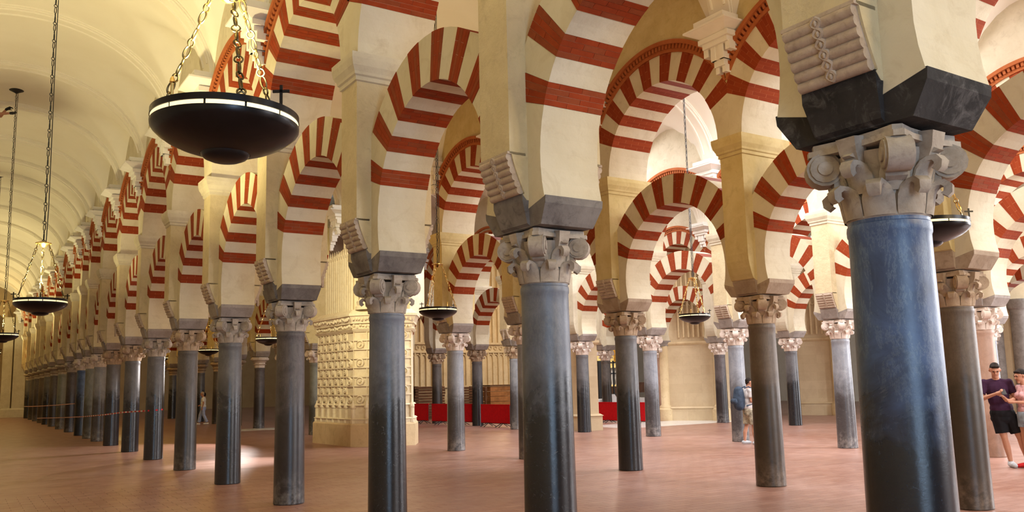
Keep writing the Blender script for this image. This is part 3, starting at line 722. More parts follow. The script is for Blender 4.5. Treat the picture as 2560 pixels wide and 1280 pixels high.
# ---------------------------------------------------------------- floor
def floor():
    b = MBd(); x0, x1, y0, y1 = -1.5, 13.5, 3.0, 15.6; Z = -.006
    X = [-8, x0, x1, 60]; Y = [-12, y0, y1, 80]
    for i in range(3):
        for j in range(3):
            z = Z if (i, j) == (1, 1) else 0.0
            b.add([(X[i], Y[j], z), (X[i + 1], Y[j], z), (X[i + 1], Y[j + 1], z), (X[i], Y[j + 1], z)], [(0, 1, 2, 3)])
    b.add([(-8, -12, -.3), (60, -12, -.3), (60, 80, -.3), (-8, 80, -.3)], [(0, 3, 2, 1)])
    f = struct(ob('floor', b.mesh('floor', M_FLOOR)))
    bricks = []
    for j in range(round(y0 / .15), round(y1 / .15)):
        off = .15 if j % 2 == 0 else 0.0
        for i in range(int(x0 / .3) - 2, int(x1 / .3) + 1):
            xa = i * .3 + off; ya = j * .15
            xb = min(xa + .3, x1); xa = max(xa, x0)
            if xb - xa < .02: continue
            d = Vector((xa + .15, ya + .075, -1.6)); z = d.dot(fw)
            z = max(z, .5); u = 1280 + 2130 * d.dot(rt) / z; v = 666 - 2130 * d.dot(up) / z
            bricks.append(((d.length if (-30 < u < 2590 and v < 1320) else 99 + d.length) + (500 if xb - xa < .299 else 0), xa, ya, xb))
    bricks.sort(); me = MBd(); me.box(.002, .298, .002, .148, -.02, 0); bm_ = me.mesh('brick', M_FLOOR)
    for _, xa, ya, xb in bricks[:300]: ob('brick', bm_, f, (xa, ya, 0))
    s = MBd()
    for _, xa, ya, xb in bricks[300:]:
        s.add([(xa + .002, ya + .002, -.02), (xb - .002, ya + .002, -.02), (xb - .002, ya + .148, -.02), (xa + .002, ya + .148, -.02), (xa + .002, ya + .002, 0), (xb - .002, ya + .002, 0), (xb - .002, ya + .148, 0), (xa + .002, ya + .148, 0)],
              [(4, 5, 6, 7), (0, 1, 5, 4), (1, 2, 6, 5), (2, 3, 7, 6), (3, 0, 4, 7)])
    stuff(ob('brick_paving', s.mesh('brick_paving', M_FLOOR), f))
    for (x, y, hx, hy) in ((9.9, 33.2, 1.0, .7), (4.6, 31.5, .5, 1.1)):
        k = MBd(); k.box(-hx, hx, -hy, hy, -.02, .006); ob('stone_slab', k.mesh('stone_slab', M_SLAB), f, (x, y, 0))
    k = MBd(); k.box(0, 5.5, 0, 2.4, -.02, .006); ob('stone_slab', k.mesh('stone_slab', M_SLAB), f, (18.4, 21.6, 0), (0, 0, R(0)))
    return f
floor()
# ---------------------------------------------------------------- hanging lamps
def ring_mesh(R0, r, n=14, m_=6, sx=1.0, sy=1.0):
    """torus in the XZ plane (stretched to a long link with sx, sy)"""
    b = MBd(); b.tube([(R0 * sx * math.cos(2 * math.pi * i / n), 0, R0 * sy * math.sin(2 * math.pi * i / n)) for i in range(n)], r, m_, closed=True); return b
def chain_points(p0, p1, step):
    d = Vector(p1) - Vector(p0); L = d.length; k = max(1, int(L / step)); return [Vector(p0) + d * ((i + .5) / k) for i in range(k)], d.normalized(), L / k
def chain_mesh(p0, p1, step, rr, wire, name, M, n=8):
    """round rings and long links in turn, turned by a quarter each time, as one mesh"""
    b = MBd(); pts, d, st = chain_points(p0, p1, step); u = d.orthogonal().normalized(); w_ = d.cross(u)
    for i, p in enumerate(pts):
        uu = (u + w_ * (.6 if i % 2 else -.5)).normalized()
        b.tube([p - d * (st * .30) + (uu * math.cos(2 * math.pi * j / n) + d * math.sin(2 * math.pi * j / n)) * rr for j in range(n)], wire, 4, closed=True)
        ww = d.cross(uu); q = p + d * (st * .2)
        b.tube([q + (ww * math.cos(2 * math.pi * j / n) * rr * .62 + d * math.sin(2 * math.pi * j / n) * st * .38) for j in range(n)], wire, 4, closed=True)
    return b.mesh(name, M, 60)
def m_bowl(n=64):
    b = MBd(); b.lathe([(.318, .030), (.332, .030), (.333, -.004), (.324, -.006), (.322, -.026), (.333, -.028), (.331, -.050), (.322, -.066), (.300, -.090), (.265, -.118), (.215, -.146), (.160, -.168), (.112, -.182),
                        (.110, -.178), (.106, -.192), (.094, -.206), (.065, -.220), (.030, -.227), (.001, -.228), (.001, -.20), (.10, -.165), (.20, -.13), (.28, -.07), (.310, .0)], n)
    return b.mesh('bowl', M_BRONZE, 30)
def m_band(n=64):
    b = MBd(); k = 12
    for i in range(k):
        a0 = 2 * math.pi * (i + .03) / k; a1 = 2 * math.pi * (i + .97) / k
        vs = []; fs = []; q = 6
        for j in range(q + 1):
            a = a0 + (a1 - a0) * j / q
            for r, z in ((.3255, -.0055), (.329, -.0055), (.329, -.0265), (.3255, -.0265)): vs.append((r * math.cos(a), r * math.sin(a), z))
        for j in range(q):
            for c in range(4): fs.append((j * 4 + c, j * 4 + (c + 1) % 4, (j + 1) * 4 + (c + 1) % 4, (j + 1) * 4 + c))
        fs += [(0, 1, 2, 3), (q * 4 + 3, q * 4 + 2, q * 4 + 1, q * 4)]
        b.add(vs, fs)
    return b.mesh('lamp_band', M_GLOW, 30)
def m_cross():
    b = MBd(); b.box(-.006, .006, -.004, .004, .0, .085); b.box(-.036, .036, -.004, .004, .052, .064); return b.mesh('cross_finial', M_BRONZE)
def m_stud():
    b = MBd(); b.lathe([(.007, 0), (.007, .05), (.012, .055), (.009, .07), (.002, .08)], 8); return b.mesh('stud_finial', M_BRASS, 40)
def m_hub():
    b = MBd(); b.lathe([(.03, .03), (.05, .02), (.10, .005), (.10, -.008), (.06, -.012), (.03, -.05), (.01, -.06)], 20); return b.mesh('chain_hub', M_BRASS, 40)
def m_rose():
    b = MBd(); b.lathe([(.16, 0), (.16, -.02), (.10, -.05), (.04, -.08), (.015, -.10)], 20); return b.mesh('ceiling_rose', M_BLACK, 40)
def hanging_lamp(x, y, z, rot, top, label, near=False, s=1.0, group='hanging bowl lamps', drop=None):
    t = thing('hanging_lamp', (x, y, z), label, 'lamp', group)
    def S(a): return (s, s, s)
    bo = ob('bowl', cached('bowl', m_bowl), t, sc=(s, s, s * .88)); ob('lamp_band', cached('band', m_band), bo)
    hz = (.64 if near else .80) * s
    ob('chain_hub', cached('hub', m_hub), t, (0, 0, hz), sc=(s, s, s))
    for i in range(3):
        a = R(rot + 120 * i); p0 = Vector((.318 * s * math.cos(a), .318 * s * math.sin(a), .03 * s)); p1 = Vector((.075 * s * math.cos(a), .075 * s * math.sin(a), hz - .01))
        if near:
            pts, d, st = chain_points(p0, p1, .082)
            c = ob('chain', ring_mesh(.012, .004).mesh('chain', M_CHAIN, 60), t, p0)
            lk = cached('link', lambda: ring_mesh(.030, .0045, 16, 6, .42, 1.0).mesh('long_link', M_CHAIN, 60)); rg = cached('lring', lambda: ring_mesh(.0175, .0045, 16, 6).mesh('round_link', M_CHAIN, 60))
            q = d.to_track_quat('Z', 'Y')
            for j, p in enumerate(pts):
                for me, off, tw in ((rg, -.030, .5 if j % 2 else -.3), (lk, .011, .5 if j % 2 else -.3)):
                    e = (q @ Matrix.Rotation(tw + (1.2 if me is lk else 0), 3, 'Z').to_quaternion()).to_euler()
                    ob(me.name.split('.')[0], me, c, p - p0 + d * off, e)
        else:
            ob('chain', chain_mesh(p0, p1, .11, .019, .0055, 'chain', M_BRASS if x > 5 else M_CHAIN), t)
    for i in range(4):
        a = R(rot + 35 + 90 * i); me = cached('cross', m_cross) if i % 2 == 0 else cached('stud', m_stud)
        ob('finial', me, t, (.324 * s * math.cos(a), .324 * s * math.sin(a), .028 * s), (0, 0, R(-33)))
    b_top = top - z
    ob('main_chain', chain_mesh((0, 0, hz), (0, 0, b_top - .08), .13, .022, .006, 'main_chain', M_BLACK if not near else M_CHAIN), t)
    k = MBd(); k.tube([(.035, 0, b_top - .05), (.03, .01, hz + (b_top - hz) * .5), (.04, 0, hz + .5), (.03, 0, hz)], .006, 6); ob('power_cable', k.mesh('power_cable', M_BLACK, 60), t)
    ob('ceiling_rose', cached('rose', m_rose), t, (0, 0, b_top))
    return t
NV = 8.96
hanging_lamp(.95, 3.75, 2.775, -93, NV, 'big dark bronze bowl lamp hanging close by on three brass chains', True, .95)
hanging_lamp(.93, 13.2, 2.83, -33, NV, 'bronze bowl lamp hanging second along the vaulted nave', s=1.0)
hanging_lamp(.90, 23.4, 2.97, -33, NV, 'bronze bowl lamp hanging third along the vaulted nave', s=1.0)
hanging_lamp(.93, 33.2, 2.95, -33, NV, 'bronze bowl lamp hanging fourth along the vaulted nave', s=1.0)
hanging_lamp(7.05, 4.15, 2.87, -93, 8.96, 'bowl lamp peeping out behind the big blue veined column')
hanging_lamp(7.05, 13.2, 2.88, -33, 8.96, 'bowl lamp hanging in front of the cream horseshoe arch beside the carved pier')
hanging_lamp(7.05, 22.9, 2.90, -93, 8.96, 'bowl lamp hanging behind the pitted purplish grey column')
hanging_lamp(7.05, 29.4, 2.87, -33, 8.96, 'small far bowl lamp above the walking person in white')
hanging_lamp(7.05, 37.5, 2.90, -33, 8.96, 'farthest small bowl lamp half hidden between dark shafts')
hanging_lamp(13.28, 13.2, 2.92, -93, 8.96, 'bowl lamp hanging before the golden stone pier with tracery')

# ---------------------------------------------------------------- carved limestone pier (second arcade)
def face_frames(P):
    out = []
    for (a, c) in zip(P, P[1:] + P[:1]):
        a = Vector((a[0], a[1], 0)); c = Vector((c[0], c[1], 0)); d = (c - a); L = d.length; d.normalize(); n = Vector((d.y, -d.x, 0)); out.append((a, d, n, L))
    return out
def fbox(b, F, s0, s1, z0, z1, o0, o1, mi=0):
    a, d, n, L = F
    V = [a + d * s + n * o + Vector((0, 0, z)) for z in (z0, z1) for s, o in ((s0, o0), (s1, o0), (s1, o1), (s0, o1))]
    b.add(V, [(0, 3, 2, 1), (4, 5, 6, 7), (0, 1, 5, 4), (1, 2, 6, 5), (2, 3, 7, 6), (3, 0, 4, 7)], mi)
def poly(b, P, off, z0, z1, mi=0, off1=None):
    off1 = off if off1 is None else off1
    def ex(o):
        F = face_frames(P); k = len(P); r = []
        for i in range(k):
            n0 = F[i - 1][2]; n1 = F[i][2]; m_ = (n0 + n1); m_ = m_ / max(m_.dot(n1), .2); r.append((P[i][0] + m_.x * o, P[i][1] + m_.y * o))
        return r
    A = ex(off); B = ex(off1); k = len(P)
    b.add([(x, y, z0) for x, y in A] + [(x, y, z1) for x, y in B], [tuple(reversed(range(k))), tuple(range(k, 2 * k))] + [(i, (i + 1) % k, (i + 1) % k + k, i + k) for i in range(k)], mi)
PP = [(8.76, 23.75), (8.87, 21.38), (9.38, 20.80), (10.22, 20.68), (10.66, 21.4), (11.1, 23.75)]
carved = thing('carved_pier', (0, 0, 0), 'pale carved limestone pier with rows of square rosette panels and fluted tracery above', 'pier')
def carved_pier():
    t = carved; F = face_frames(PP); Z0, Z1, Z2, Z3 = .60, 1.10, 3.02, 3.50
    b = MBd(); poly(b, PP, .10, 0, .56); poly(b, PP, .10, .56, .60, 0, .07); ob('base_block', b.mesh('base_block', M_GOLD_STONE), t)
    b = MBd(); poly(b, PP, -.022, .55, Z2); poly(b, PP, .0, .60, 1.08); ob('core', b.mesh('core', M_CARVED), t)
    ledge = MBd(); poly(ledge, PP, .085, .70, .735, 0, .04); poly(ledge, PP, .06, .60, .70); poly(ledge, PP, .05, 1.06, 1.10, 0, .01); ob('ledge', ledge.mesh('ledge', M_CARVED), t)
    # niches: colonnettes with little gables
    col = MBd(); col.lathe([(.075, .60), (.075, .68), (.055, .70), (.055, .97), (.075, .99), (.08, 1.03), (.055, 1.08), (.03, 1.13), (.03, 1.16), (.004, 1.2)], 8); cm = col.mesh('colonnette', M_CARVED, 40)
    for f in F[:3]:
        k = max(2, round(f[3] / .40))
        for i in range(k + 1):
            p = f[0] + f[1] * (f[3] * i / k) + f[2] * .015; ob('colonnette', cm, t, (p.x, p.y, 0))
    # coffer grid with rosettes
    rs = MBd(); rs.lathe([(.0, .06), (.02, .06), (.03, .02), (.05, .055), (.068, .05), (.078, .0)], 10); rosm = rs.mesh('rosette', M_CARVED, 30)
    rl = MBd(); rl.lathe([(.0, .075), (.035, .075), (.045, .03), (.075, .03), (.09, .07), (.11, .06), (.12, .0)], 14); rosl = rl.mesh('rosette', M_CARVED, 30)
    rows = 8; dz = (Z2 - Z1) / rows; grid = MBd()
    for fi, f in enumerate(F[:3]):
        if fi == 0: edges = [f[3] * .82 * i / 10 for i in range(11)] + [f[3]]
        else: edges = [0.0] + [f[3] * (i + 1) / round(f[3] / .34) for i in range(round(f[3] / .34))]
        for e in edges: fbox(grid, f, max(0, e - .012), min(f[3], e + .012), Z1, Z2, -.05, .012)
        for r in range(rows + 1): fbox(grid, f, 0, f[3], Z1 + dz * r - .02, Z1 + dz * r + .02, -.05, .018)
        for r in range(rows):
            for c in range(len(edges) - 1):
                w_ = edges[c + 1] - edges[c]
                if fi == 0 and (r + c) % 2: continue
                if fi and (r + c) % 2: continue
                p = f[0] + f[1] * ((edges[c] + edges[c + 1]) / 2) - f[2] * .025; me = rosl if w_ > .30 else rosm
                yaw = math.atan2(f[2].y, f[2].x)
                ob('rosette', me, t, (p.x, p.y, Z1 + dz * (r + .5)), (0, math.pi / 2, yaw))
    ob('panel_grid', grid.mesh('panel_grid', M_CARVED), t)
    # frieze of carved foliage
    fr = MBd(); poly(fr, PP, .03, Z2, Z2 + .06, 0, .07); poly(fr, PP, .03, Z2 + .06, Z2 + .20); poly(fr, PP, .08, Z2 + .20, Z2 + .25); poly(fr, PP, .08, Z2 + .25, Z2 + .40, 0, .14); poly(fr, PP, .17, Z2 + .40, Z2 + .46); poly(fr, PP, .17, Z2 + .46, Z3 + .10, 0, .02)
    ob('frieze', fr.mesh('frieze', M_CARVED), t)
    fo = MBd()
    for f in F[:3]:
        k = int(f[3] / .085)
        for i in range(k):
            for z, o, hh in ((Z2 + .13, .05, .045), (Z2 + .325, .115, .05)):
                p = f[0] + f[1] * (f[3] * (i + .5 + random.uniform(-.2, .2)) / k) + f[2] * o
                fo.ball((p.x, p.y, z + random.uniform(-.03, .03)), (.034, .034, hh * random.uniform(.6, 1.1)), 6, 4)
    stuff(ob('carved_foliage', fo.mesh('carved_foliage', M_CARVED, 60), t))
    # fluted tracery in two set-back tiers
    T1 = [(8.98, 23.55), (9.02, 21.75), (9.45, 21.25), (10.4, 21.1), (11.1, 21.6), (11.1, 23.55)]; T2 = [(9.3, 22.95), (9.3, 21.85), (9.65, 21.45), (10.4, 21.35), (10.9, 21.7), (10.9, 22.95)]
    b = MBd(); poly(b, T1, 0, 3.5, 5.15); poly(b, T1, .0, 5.15, 5.55, 0, -.34); poly(b, T2, .0, 5.4, 7.0); ob('tracery_core', b.mesh('tracery_core', M_CARVED), t)
    for T, z0, z1, st in ((T1, 3.62, 5.15, .15), (T2, 5.5, 6.95, .15)):
        for f in face_frames(T)[:3]:
            k = max(3, round(f[3] / st))
            for i in range(k + 1):
                q = MBd(); s_ = f[3] * i / k; fbox(q, f, s_ - .024, s_ + .024, z0, z1, -.02, .085); p = f[0] + f[1] * s_ + f[2] * .05
                q.lathe([(.035, z1), (.03, z1 + .05), (.004, z1 + .22)], 6); n0 = len(q.v) - 18
                q.v[n0:] = [(x + p.x, y + p.y, z) for x, y, z in q.v[n0:]]
                ob('tracery_rib', q.mesh('tracery_rib', M_CARVED), t)
            for i in range(k):
                q = MBd(); w_ = f[3] / k; cx = f[3] * (i + .5) / k
                pts = [f[0] + f[1] * (cx + w_ * .5 * math.cos(R(a))) + f[2] * .03 + Vector((0, 0, z1 - .22 + .20 * math.sin(R(a)))) for a in range(0, 181, 30)]
                q.tube(pts, .016, 5); ob('tracery_arch', q.mesh('tracery_arch', M_CARVED, 50), t)
            q = MBd(); fbox(q, f, 0, f[3], z1 - .04, z1 + .04, -.02, .07); fbox(q, f, 0, f[3], z0 - .12, z0, -.02, .09); ob('string_course', q.mesh('string_course', M_CARVED), t)
    b = MBd(); b.lathe([(.40, 3.58), (.40, 3.66), (.34, 3.70), (.37, 3.80), (.30, 3.86), (.26, 4.02), (.22, 4.06), (.25, 4.14), (.19, 4.20), (.165, 4.4), (.165, 6.6)], 20)
    ob('turned_colonnette', b.mesh('turned_colonnette', M_CARVED, 40), t, (9.25, 21.15, 0))
carved_pier()

# ---------------------------------------------------------------- golden stone piers with tracery ribs
def stone_pier(P, label, ztop, ribs_face, rib_from, coursed=True):
    t = thing('stone_pier', (0, 0, 0), label, 'pier'); F = face_frames(P)
    b = MBd(); poly(b, P, .10, 0, .48); poly(b, P, .14, .46, .52, 0, .04); ob('base_block', b.mesh('base_block', M_BLOCK), t)
    b = MBd(); poly(b, P, 0, .5, ztop); ob('pier_shaft', b.mesh('pier_shaft', M_BLOCK), t)
    b = MBd(); poly(b, P, .02, rib_from - .28, rib_from - .22, 0, .08); poly(b, P, .08, rib_from - .22, rib_from - .15); ob('string_course', b.mesh('string_course', M_GOLD_STONE), t)
    for fi in ribs_face:
        f = F[fi]; k = max(3, round(f[3] / .19))
        for i in range(k + 1):
            q = MBd(); s_ = f[3] * i / k; fbox(q, f, s_ - .03, s_ + .03, rib_from, ztop, -.02, .09); ob('tracery_rib', q.mesh('tracery_rib', M_GOLD_STONE), t)
        for z in (rib_from + 1.35, rib_from + 2.9):
            for i in range(k):
                cx = f[3] * (i + .5) / k; w_ = f[3] / k; q = MBd()
                q.tube([f[0] + f[1] * (cx + w_ * .45 * math.cos(R(a))) + f[2] * .05 + Vector((0, 0, z + .16 * math.sin(R(a)))) for a in range(0, 361, 45)], .022, 5); ob('tracery_loop', q.mesh('tracery_loop', M_GOLD_STONE, 50), t)
    return t, F
k = 1.06
P1 = [(21.38 * k, 22.9 * k), (21.70 * k, 22.38 * k), (22.16 * k, 21.63 * k), (22.42 * k, 21.22 * k), (24.6, 22.6), (24.0, 24.9)]
pt, PF = stone_pier(P1, 'golden stone pier of coursed blocks with tracery ribs behind the bowl lamp', 7.6, [1], 3.1)
for i, (fx, r) in enumerate(((0, .17), (3, .20))):
    b = MBd(); b.lathe([(r * 1.7, 0), (r * 1.7, .42), (r * 1.35, .47), (r * 1.35, .53), (r, .60), (r, 2.95), (r * 1.25, 3.0), (r * 1.2, 3.1), (r * .9, 3.15), (r * .9, 7.5)], 16)
    ob('engaged_shaft', b.mesh('engaged_shaft', M_GOLD_STONE, 40), pt, (P1[fx][0], P1[fx][1], 0))
P2 = [(28.3, 23.0), (28.55, 22.5), (28.95, 21.8), (29.15, 21.35), (31.0, 22.4), (30.4, 24.2)]
pt2, _ = stone_pier(P2, 'second golden stone pier farther back between two pale grey columns', 7.6, [1], 3.2)
b = MBd(); b.lathe([(.34, 0), (.34, .42), (.28, .5), (.24, .58), (.24, 7.5)], 16); ob('engaged_shaft', b.mesh('engaged_shaft', M_GOLD_STONE, 40), pt2, (29.15, 21.35, 0))
P3 = [(16.70, 22.35), (16.72, 21.75), (17.30, 21.62), (17.5, 22.0), (17.4, 22.5)]
stone_pier(P3, 'slender cream stone jamb standing behind a pale grey column', 6.0, [], 3.0)
P4 = [(34.0, 17.9), (34.1, 17.2), (34.9, 16.6), (35.6, 17.2), (35.2, 18.2)]
pt4, _ = stone_pier(P4, 'far grey green compound stone pier behind the two people', 7.6, [], 4.4)
for (x, y) in ((34.0, 17.7), (34.3, 16.85)):
    b = MBd(); b.lathe([(.42, 0), (.42, .4), (.34, .5), (.32, .56), (.32, 3.9), (.40, 3.95), (.46, 4.2), (.42, 4.3)], 16); ob('engaged_shaft', b.mesh('engaged_shaft', M_IMPG, 40), pt4, (x, y, 0))

# ---------------------------------------------------------------- walls
def wall(name, x0, x1, y0, y1, z0, z1, M):
    b = MBd(); b.box(x0, x1, y0, y1, z0, z1); return struct(ob(name, b.mesh(name, M)))
wall('wall_north', -8, 46, 70, 70.5, 0, 10.5, M_FARWALL)
wall('wall_east', 44, 44.5, -4, 70, 0, 10.5, M_WHITE)
wall('west_light_block', -2.6, -2.2, -8, 70, 0, 9.5, M_PLASTER)  # unseen panel added to keep world light out; an arcade belongs here
# choir wall faced with blind gothic tracery
wt = wall('wall_choir', 16.9, 24.2, 36, 36.6, 0, 9.2, M_GOLD_STONE)
FW = (Vector((17.0, 36, 0)), Vector((1, 0, 0)), Vector((0, -1, 0)), 7.1)
b = MBd(); fbox(b, FW, 0, 7.1, 3.02, 3.10, 0, .12); fbox(b, FW, 0, 7.1, 3.42, 3.52, 0, .16); fbox(b, FW, 0, 7.1, 1.38, 1.46, 0, .10); fbox(b, FW, 0, 7.1, 5.2, 5.28, 0, .10); ob('string_course', b.mesh('string_course', M_GOLD_STONE), wt)
for i in range(24):
    q = MBd(); s_ = .02 + 7.06 * i / 23; fbox(q, FW, s_ - .035, s_ + .035, 1.46, 3.02, 0, .10); fbox(q, FW, s_ - .045, s_ + .045, 3.52, 8.6, 0, .14); ob('tracery_rib', q.mesh('tracery_rib', M_GOLD_STONE), wt)
    if i < 23:
        q = MBd(); cx = s_ + 7.06 / 46
        q.tube([FW[0] + FW[1] * (cx + .085 * math.cos(R(a))) + FW[2] * .05 + Vector((0, 0, 3.26 + .09 * math.sin(R(a)))) for a in range(0, 360, 45)], .022, 5, closed=True); ob('quatrefoil', q.mesh('quatrefoil', M_GOLD_STONE, 50), wt)
        for z in (2.75, 5.05, 7.2):
            q = MBd(); q.tube([FW[0] + FW[1] * (cx + .13 * math.cos(R(a))) + FW[2] * .06 + Vector((0, 0, z + .2 * math.sin(R(a)))) for a in range(0, 181, 30)], .025, 5); ob('tracery_arch', q.mesh('tracery_arch', M_GOLD_STONE, 50), wt)

# end of the nave: cream pier carrying the last arch
t = thing('end_pier', (3.3, 66.0, 0), 'cream square pier closing the far end of the vaulted nave', 'pier')
b = MBd(); b.frustum((.75, .5), 0, (.75, .5), .5); b.frustum((.75, .5), .5, (.62, .42), .6); ob('base_block', b.mesh('base_block', M_PLASTER), t)
b = MBd(); b.frustum((.36, .4), .6, (.36, .4), 7.4, cx=.3); b.frustum((.28, .3), .6, (.28, .3), 6.6, cx=-.42); ob('pier_shaft', b.mesh('pier_shaft', M_PLASTER), t)
b = MBd(); n = 20; vs = []; fs = []
for i in range(n + 1):
    a = math.pi * i / n; y = math.cos(a) * 2.2
    for x, z in ((-.2, 5.2 + 2.2 * math.sin(a)), (.2, 5.2 + 2.2 * math.sin(a)), (.2, 9.9), (-.2, 9.9)): vs.append((.9 + y, 67.0 + x, z))
for i in range(n):
    for j in range(4): fs.append((i * 4 + j, i * 4 + (j + 1) % 4, (i + 1) * 4 + (j + 1) % 4, (i + 1) * 4 + j))
b.add(vs, fs); b.box(-1.8, -1.3, 66.8, 67.2, 0, 9.9); b.box(3.1, 4.4, 66.8, 67.2, 0, 9.9); wn = struct(ob('wall_nave_end', b.mesh('wall_nave_end', M_FARWALL)))

# ---------------------------------------------------------------- red crowd barriers
def barrier(p0, p1, label, h0=.06, h1=.76):
    a = Vector((p0[0], p0[1], 0)); c = Vector((p1[0], p1[1], 0)); d = c - a; L = d.length; yaw = math.atan2(d.y, d.x)
    t = thing('crowd_barrier', a, label, 'barrier', 'red crowd barriers', yaw)
    b = MBd(); b.box(.02, L - .02, -.02, .02, h0 + .04, h1 - .01); b.box(.01, L - .01, -.026, .026, h1 - .03, h1); ob('fabric_panel', b.mesh('fabric_panel', M_BARRIER), t)
    b = MBd(); b.tube([(.02, 0, h0 + .02), (.02, 0, h1 - .02), (L - .02, 0, h1 - .02), (L - .02, 0, h0 + .02)], .015, 6); b.tube([(.02, 0, h0 + .03), (L - .02, 0, h0 + .03)], .013, 6); ob('frame', b.mesh('frame', M_BLACK, 50), t)
    for s_ in (.25, .75):
        b = MBd()
        for dx in (-.10, .10): b.tube([(L * s_ + dx * .3, 0, h0 + .05), (L * s_ + dx, -.28, .012)], .014, 6); b.tube([(L * s_ + dx * .3, 0, h0 + .05), (L * s_ + dx, .28, .012)], .014, 6)
        ob('foot', b.mesh('foot', M_BLACK, 50), t)
    return t
barrier((16.22, 27.14), (16.43, 25.48), 'red barrier panel between two slim grey columns, beside the wooden crate', .10, .80)
barrier((15.83, 30.25), (16.33, 27.93), 'red barrier panel partly behind the mottled grey column', .10, .80)
barrier((15.60, 31.9), (15.92, 30.66), 'red barrier panel right beside the carved limestone pier', .10, .80)
barrier((20.38, 25.60), (20.63, 23.11), 'bright red barrier panel in front of the black gate')
barrier((20.88, 26.47), (20.40, 25.62), 'narrow turned end panel of the bright red barrier')

# ---------------------------------------------------------------- stacked wooden benches, crate, gate, altar things
def plank_stack(x, y, w_, h, n, label, M, group=None):
    t = thing('plank_stack', (x, y, 0), label, 'stack', group); dz = h / n
    for i in range(n):
        b = MBd(); j = random.uniform(-.03, .03); b.box(-w_ / 2 + j, w_ / 2 + j, -.25, .25, 0, dz * .8); b.box(-w_ / 2 + .1, -w_ / 2 + .2, -.2, .2, dz * .8, dz); b.box(w_ / 2 - .2, w_ / 2 - .1, -.2, .2, dz * .8, dz)
        ob('plank', b.mesh('plank', M), t, (0, 0, i * dz))
    return t
plank_stack(17.9, 34.6, 1.5, 1.48, 12, 'dark stack of wooden boards beside the carved limestone pier', M_WOODD)
plank_stack(19.6, 34.4, 1.3, 1.42, 12, 'stack of brown wooden boards behind the mottled grey column', M_WOODD)
t = thing('wooden_crate', (21.35, 34.2, 0), 'large light brown wooden crate in front of the tracery wall', 'crate')
for i in range(6):
    b = MBd(); b.box(-.62, .62, -.4, .4, .02 + i * .23, .235 + i * .23); ob('plank', b.mesh('plank', M_WOOD), t)
b = MBd(); b.box(-.68, .68, -.44, .44, 1.40, 1.46); ob('lid', b.mesh('lid', M_WOODD), t)
b = MBd(); b.lathe([(.10, 0), (.10, .12), (.05, .2), (.07, .5), (.045, .7), (.08, .95), (.05, 1.05), (.085, 1.3), (.05, 1.4)], 12); o = ob('turned_post', b.mesh('turned_post', M_WOODD, 40), None, (20.35, 33.6, 0)); tag(o, 'dark turned wooden post next to the light brown crate', 'post')

gate = thing('iron_gate', (24.5, 31.0, 0), 'black iron gate with two rails in front of white balusters', 'gate')
for x, r in ((.38, .09), (1.25, .03), (-.05, .03)):
    b = MBd(); b.box(x - r, x + r, -r, r, 0, 2.45); ob('post', b.mesh('post', M_BLACK), gate)
for z in (2.36, 1.86, .9):
    b = MBd(); b.box(-.1, 2.6, -.03, .03, z - .03, z + .03); ob('rail', b.mesh('rail', M_BLACK), gate)
for i in range(9):
    b = MBd(); b.box(.6 + i * .22 - .012, .6 + i * .22 + .012, -.012, .012, .05, 2.36); ob('bar', b.mesh('bar', M_BLACK), gate)
bl = thing('balustrade', (25.2, 32.6, 0), 'gilded white balustrade raised on a dark plinth behind the iron gate', 'balustrade')
b = MBd(); b.box(-.8, 3.2, -.2, .2, .0, 1.25); ob('plinth', b.mesh('plinth', M_WOODD), bl)
b = MBd(); b.box(-.8, 3.2, -.16, .16, 2.15, 2.3); b.box(-.8, 3.2, -.14, .14, 1.25, 1.33); ob('handrail', b.mesh('handrail', M_BRASS), bl)
bm_ = MBd(); bm_.lathe([(.06, 1.33), (.035, 1.42), (.075, 1.65), (.04, 1.85), (.06, 1.98), (.03, 2.05), (.06, 2.15)], 10); bme = bm_.mesh('baluster', M_WHITE, 40)
for i in range(16): ob('baluster', bme, bl, (-.7 + i * .25, 0, 0))
b = MBd(); b.box(-.9, 3.4, .6, .8, 2.3, 5.2)
for i in range(10): b.box(-.7 + i * .4, -.6 + i * .4, .5, .62, 2.4, 5.0)
ob('gilded_screen', b.mesh('gilded_screen', M_BRASS), bl)
tb = thing('side_table', (23.6, 28.5, 0), 'long table under a white cloth behind the bright red barrier', 'table')
b = MBd(); b.box(-1.4, 1.8, -.4, .4, .72, .76); ob('table_top', b.mesh('table_top', M_WOODD), tb)
b = MBd(); b.box(-1.42, 1.82, -.42, .42, .762, .775); b.box(-1.42, 1.82, -.43, -.415, .30, .775); ob('tablecloth', b.mesh('tablecloth', M_CLOTH), tb)
for x in (-1.3, 1.7):
    for y in (-.35, .35):
        b = MBd(); b.box(x - .03, x + .03, y - .03, y + .03, 0, .72); ob('leg', b.mesh('leg', M_WOODD), tb)
for i, (x, lab) in enumerate(((23.0, 'white cloth wrapped chair back peeping over the red barrier'), (23.9, 'second white cloth wrapped chair back, beside the dark column'))):
    c = thing('chair', (x, 27.6, 0), lab, 'chair', 'white chairs'); b = MBd(); b.box(-.22, .22, -.2, .2, .42, .47); ob('seat', b.mesh('seat', M_CLOTH), c)
    b = MBd(); b.sweep([(-.22, .47), (.22, .47), (.20, .85), (.10, .98), (-.10, .98), (-.20, .85)], 'y', .18, .22); ob('backrest', b.mesh('backrest', M_CLOTH), c)
    for dx in (-.19, .19):
        for dy in (-.17, .17): b = MBd(); b.box(dx - .02, dx + .02, dy - .02, dy + .02, 0, .42); ob('leg', b.mesh('leg', M_WOODD), c)
bn = thing('wooden_screen', (22.6, 26.2, 0), 'dark wooden rail screen beside the pinkish column', 'screen')
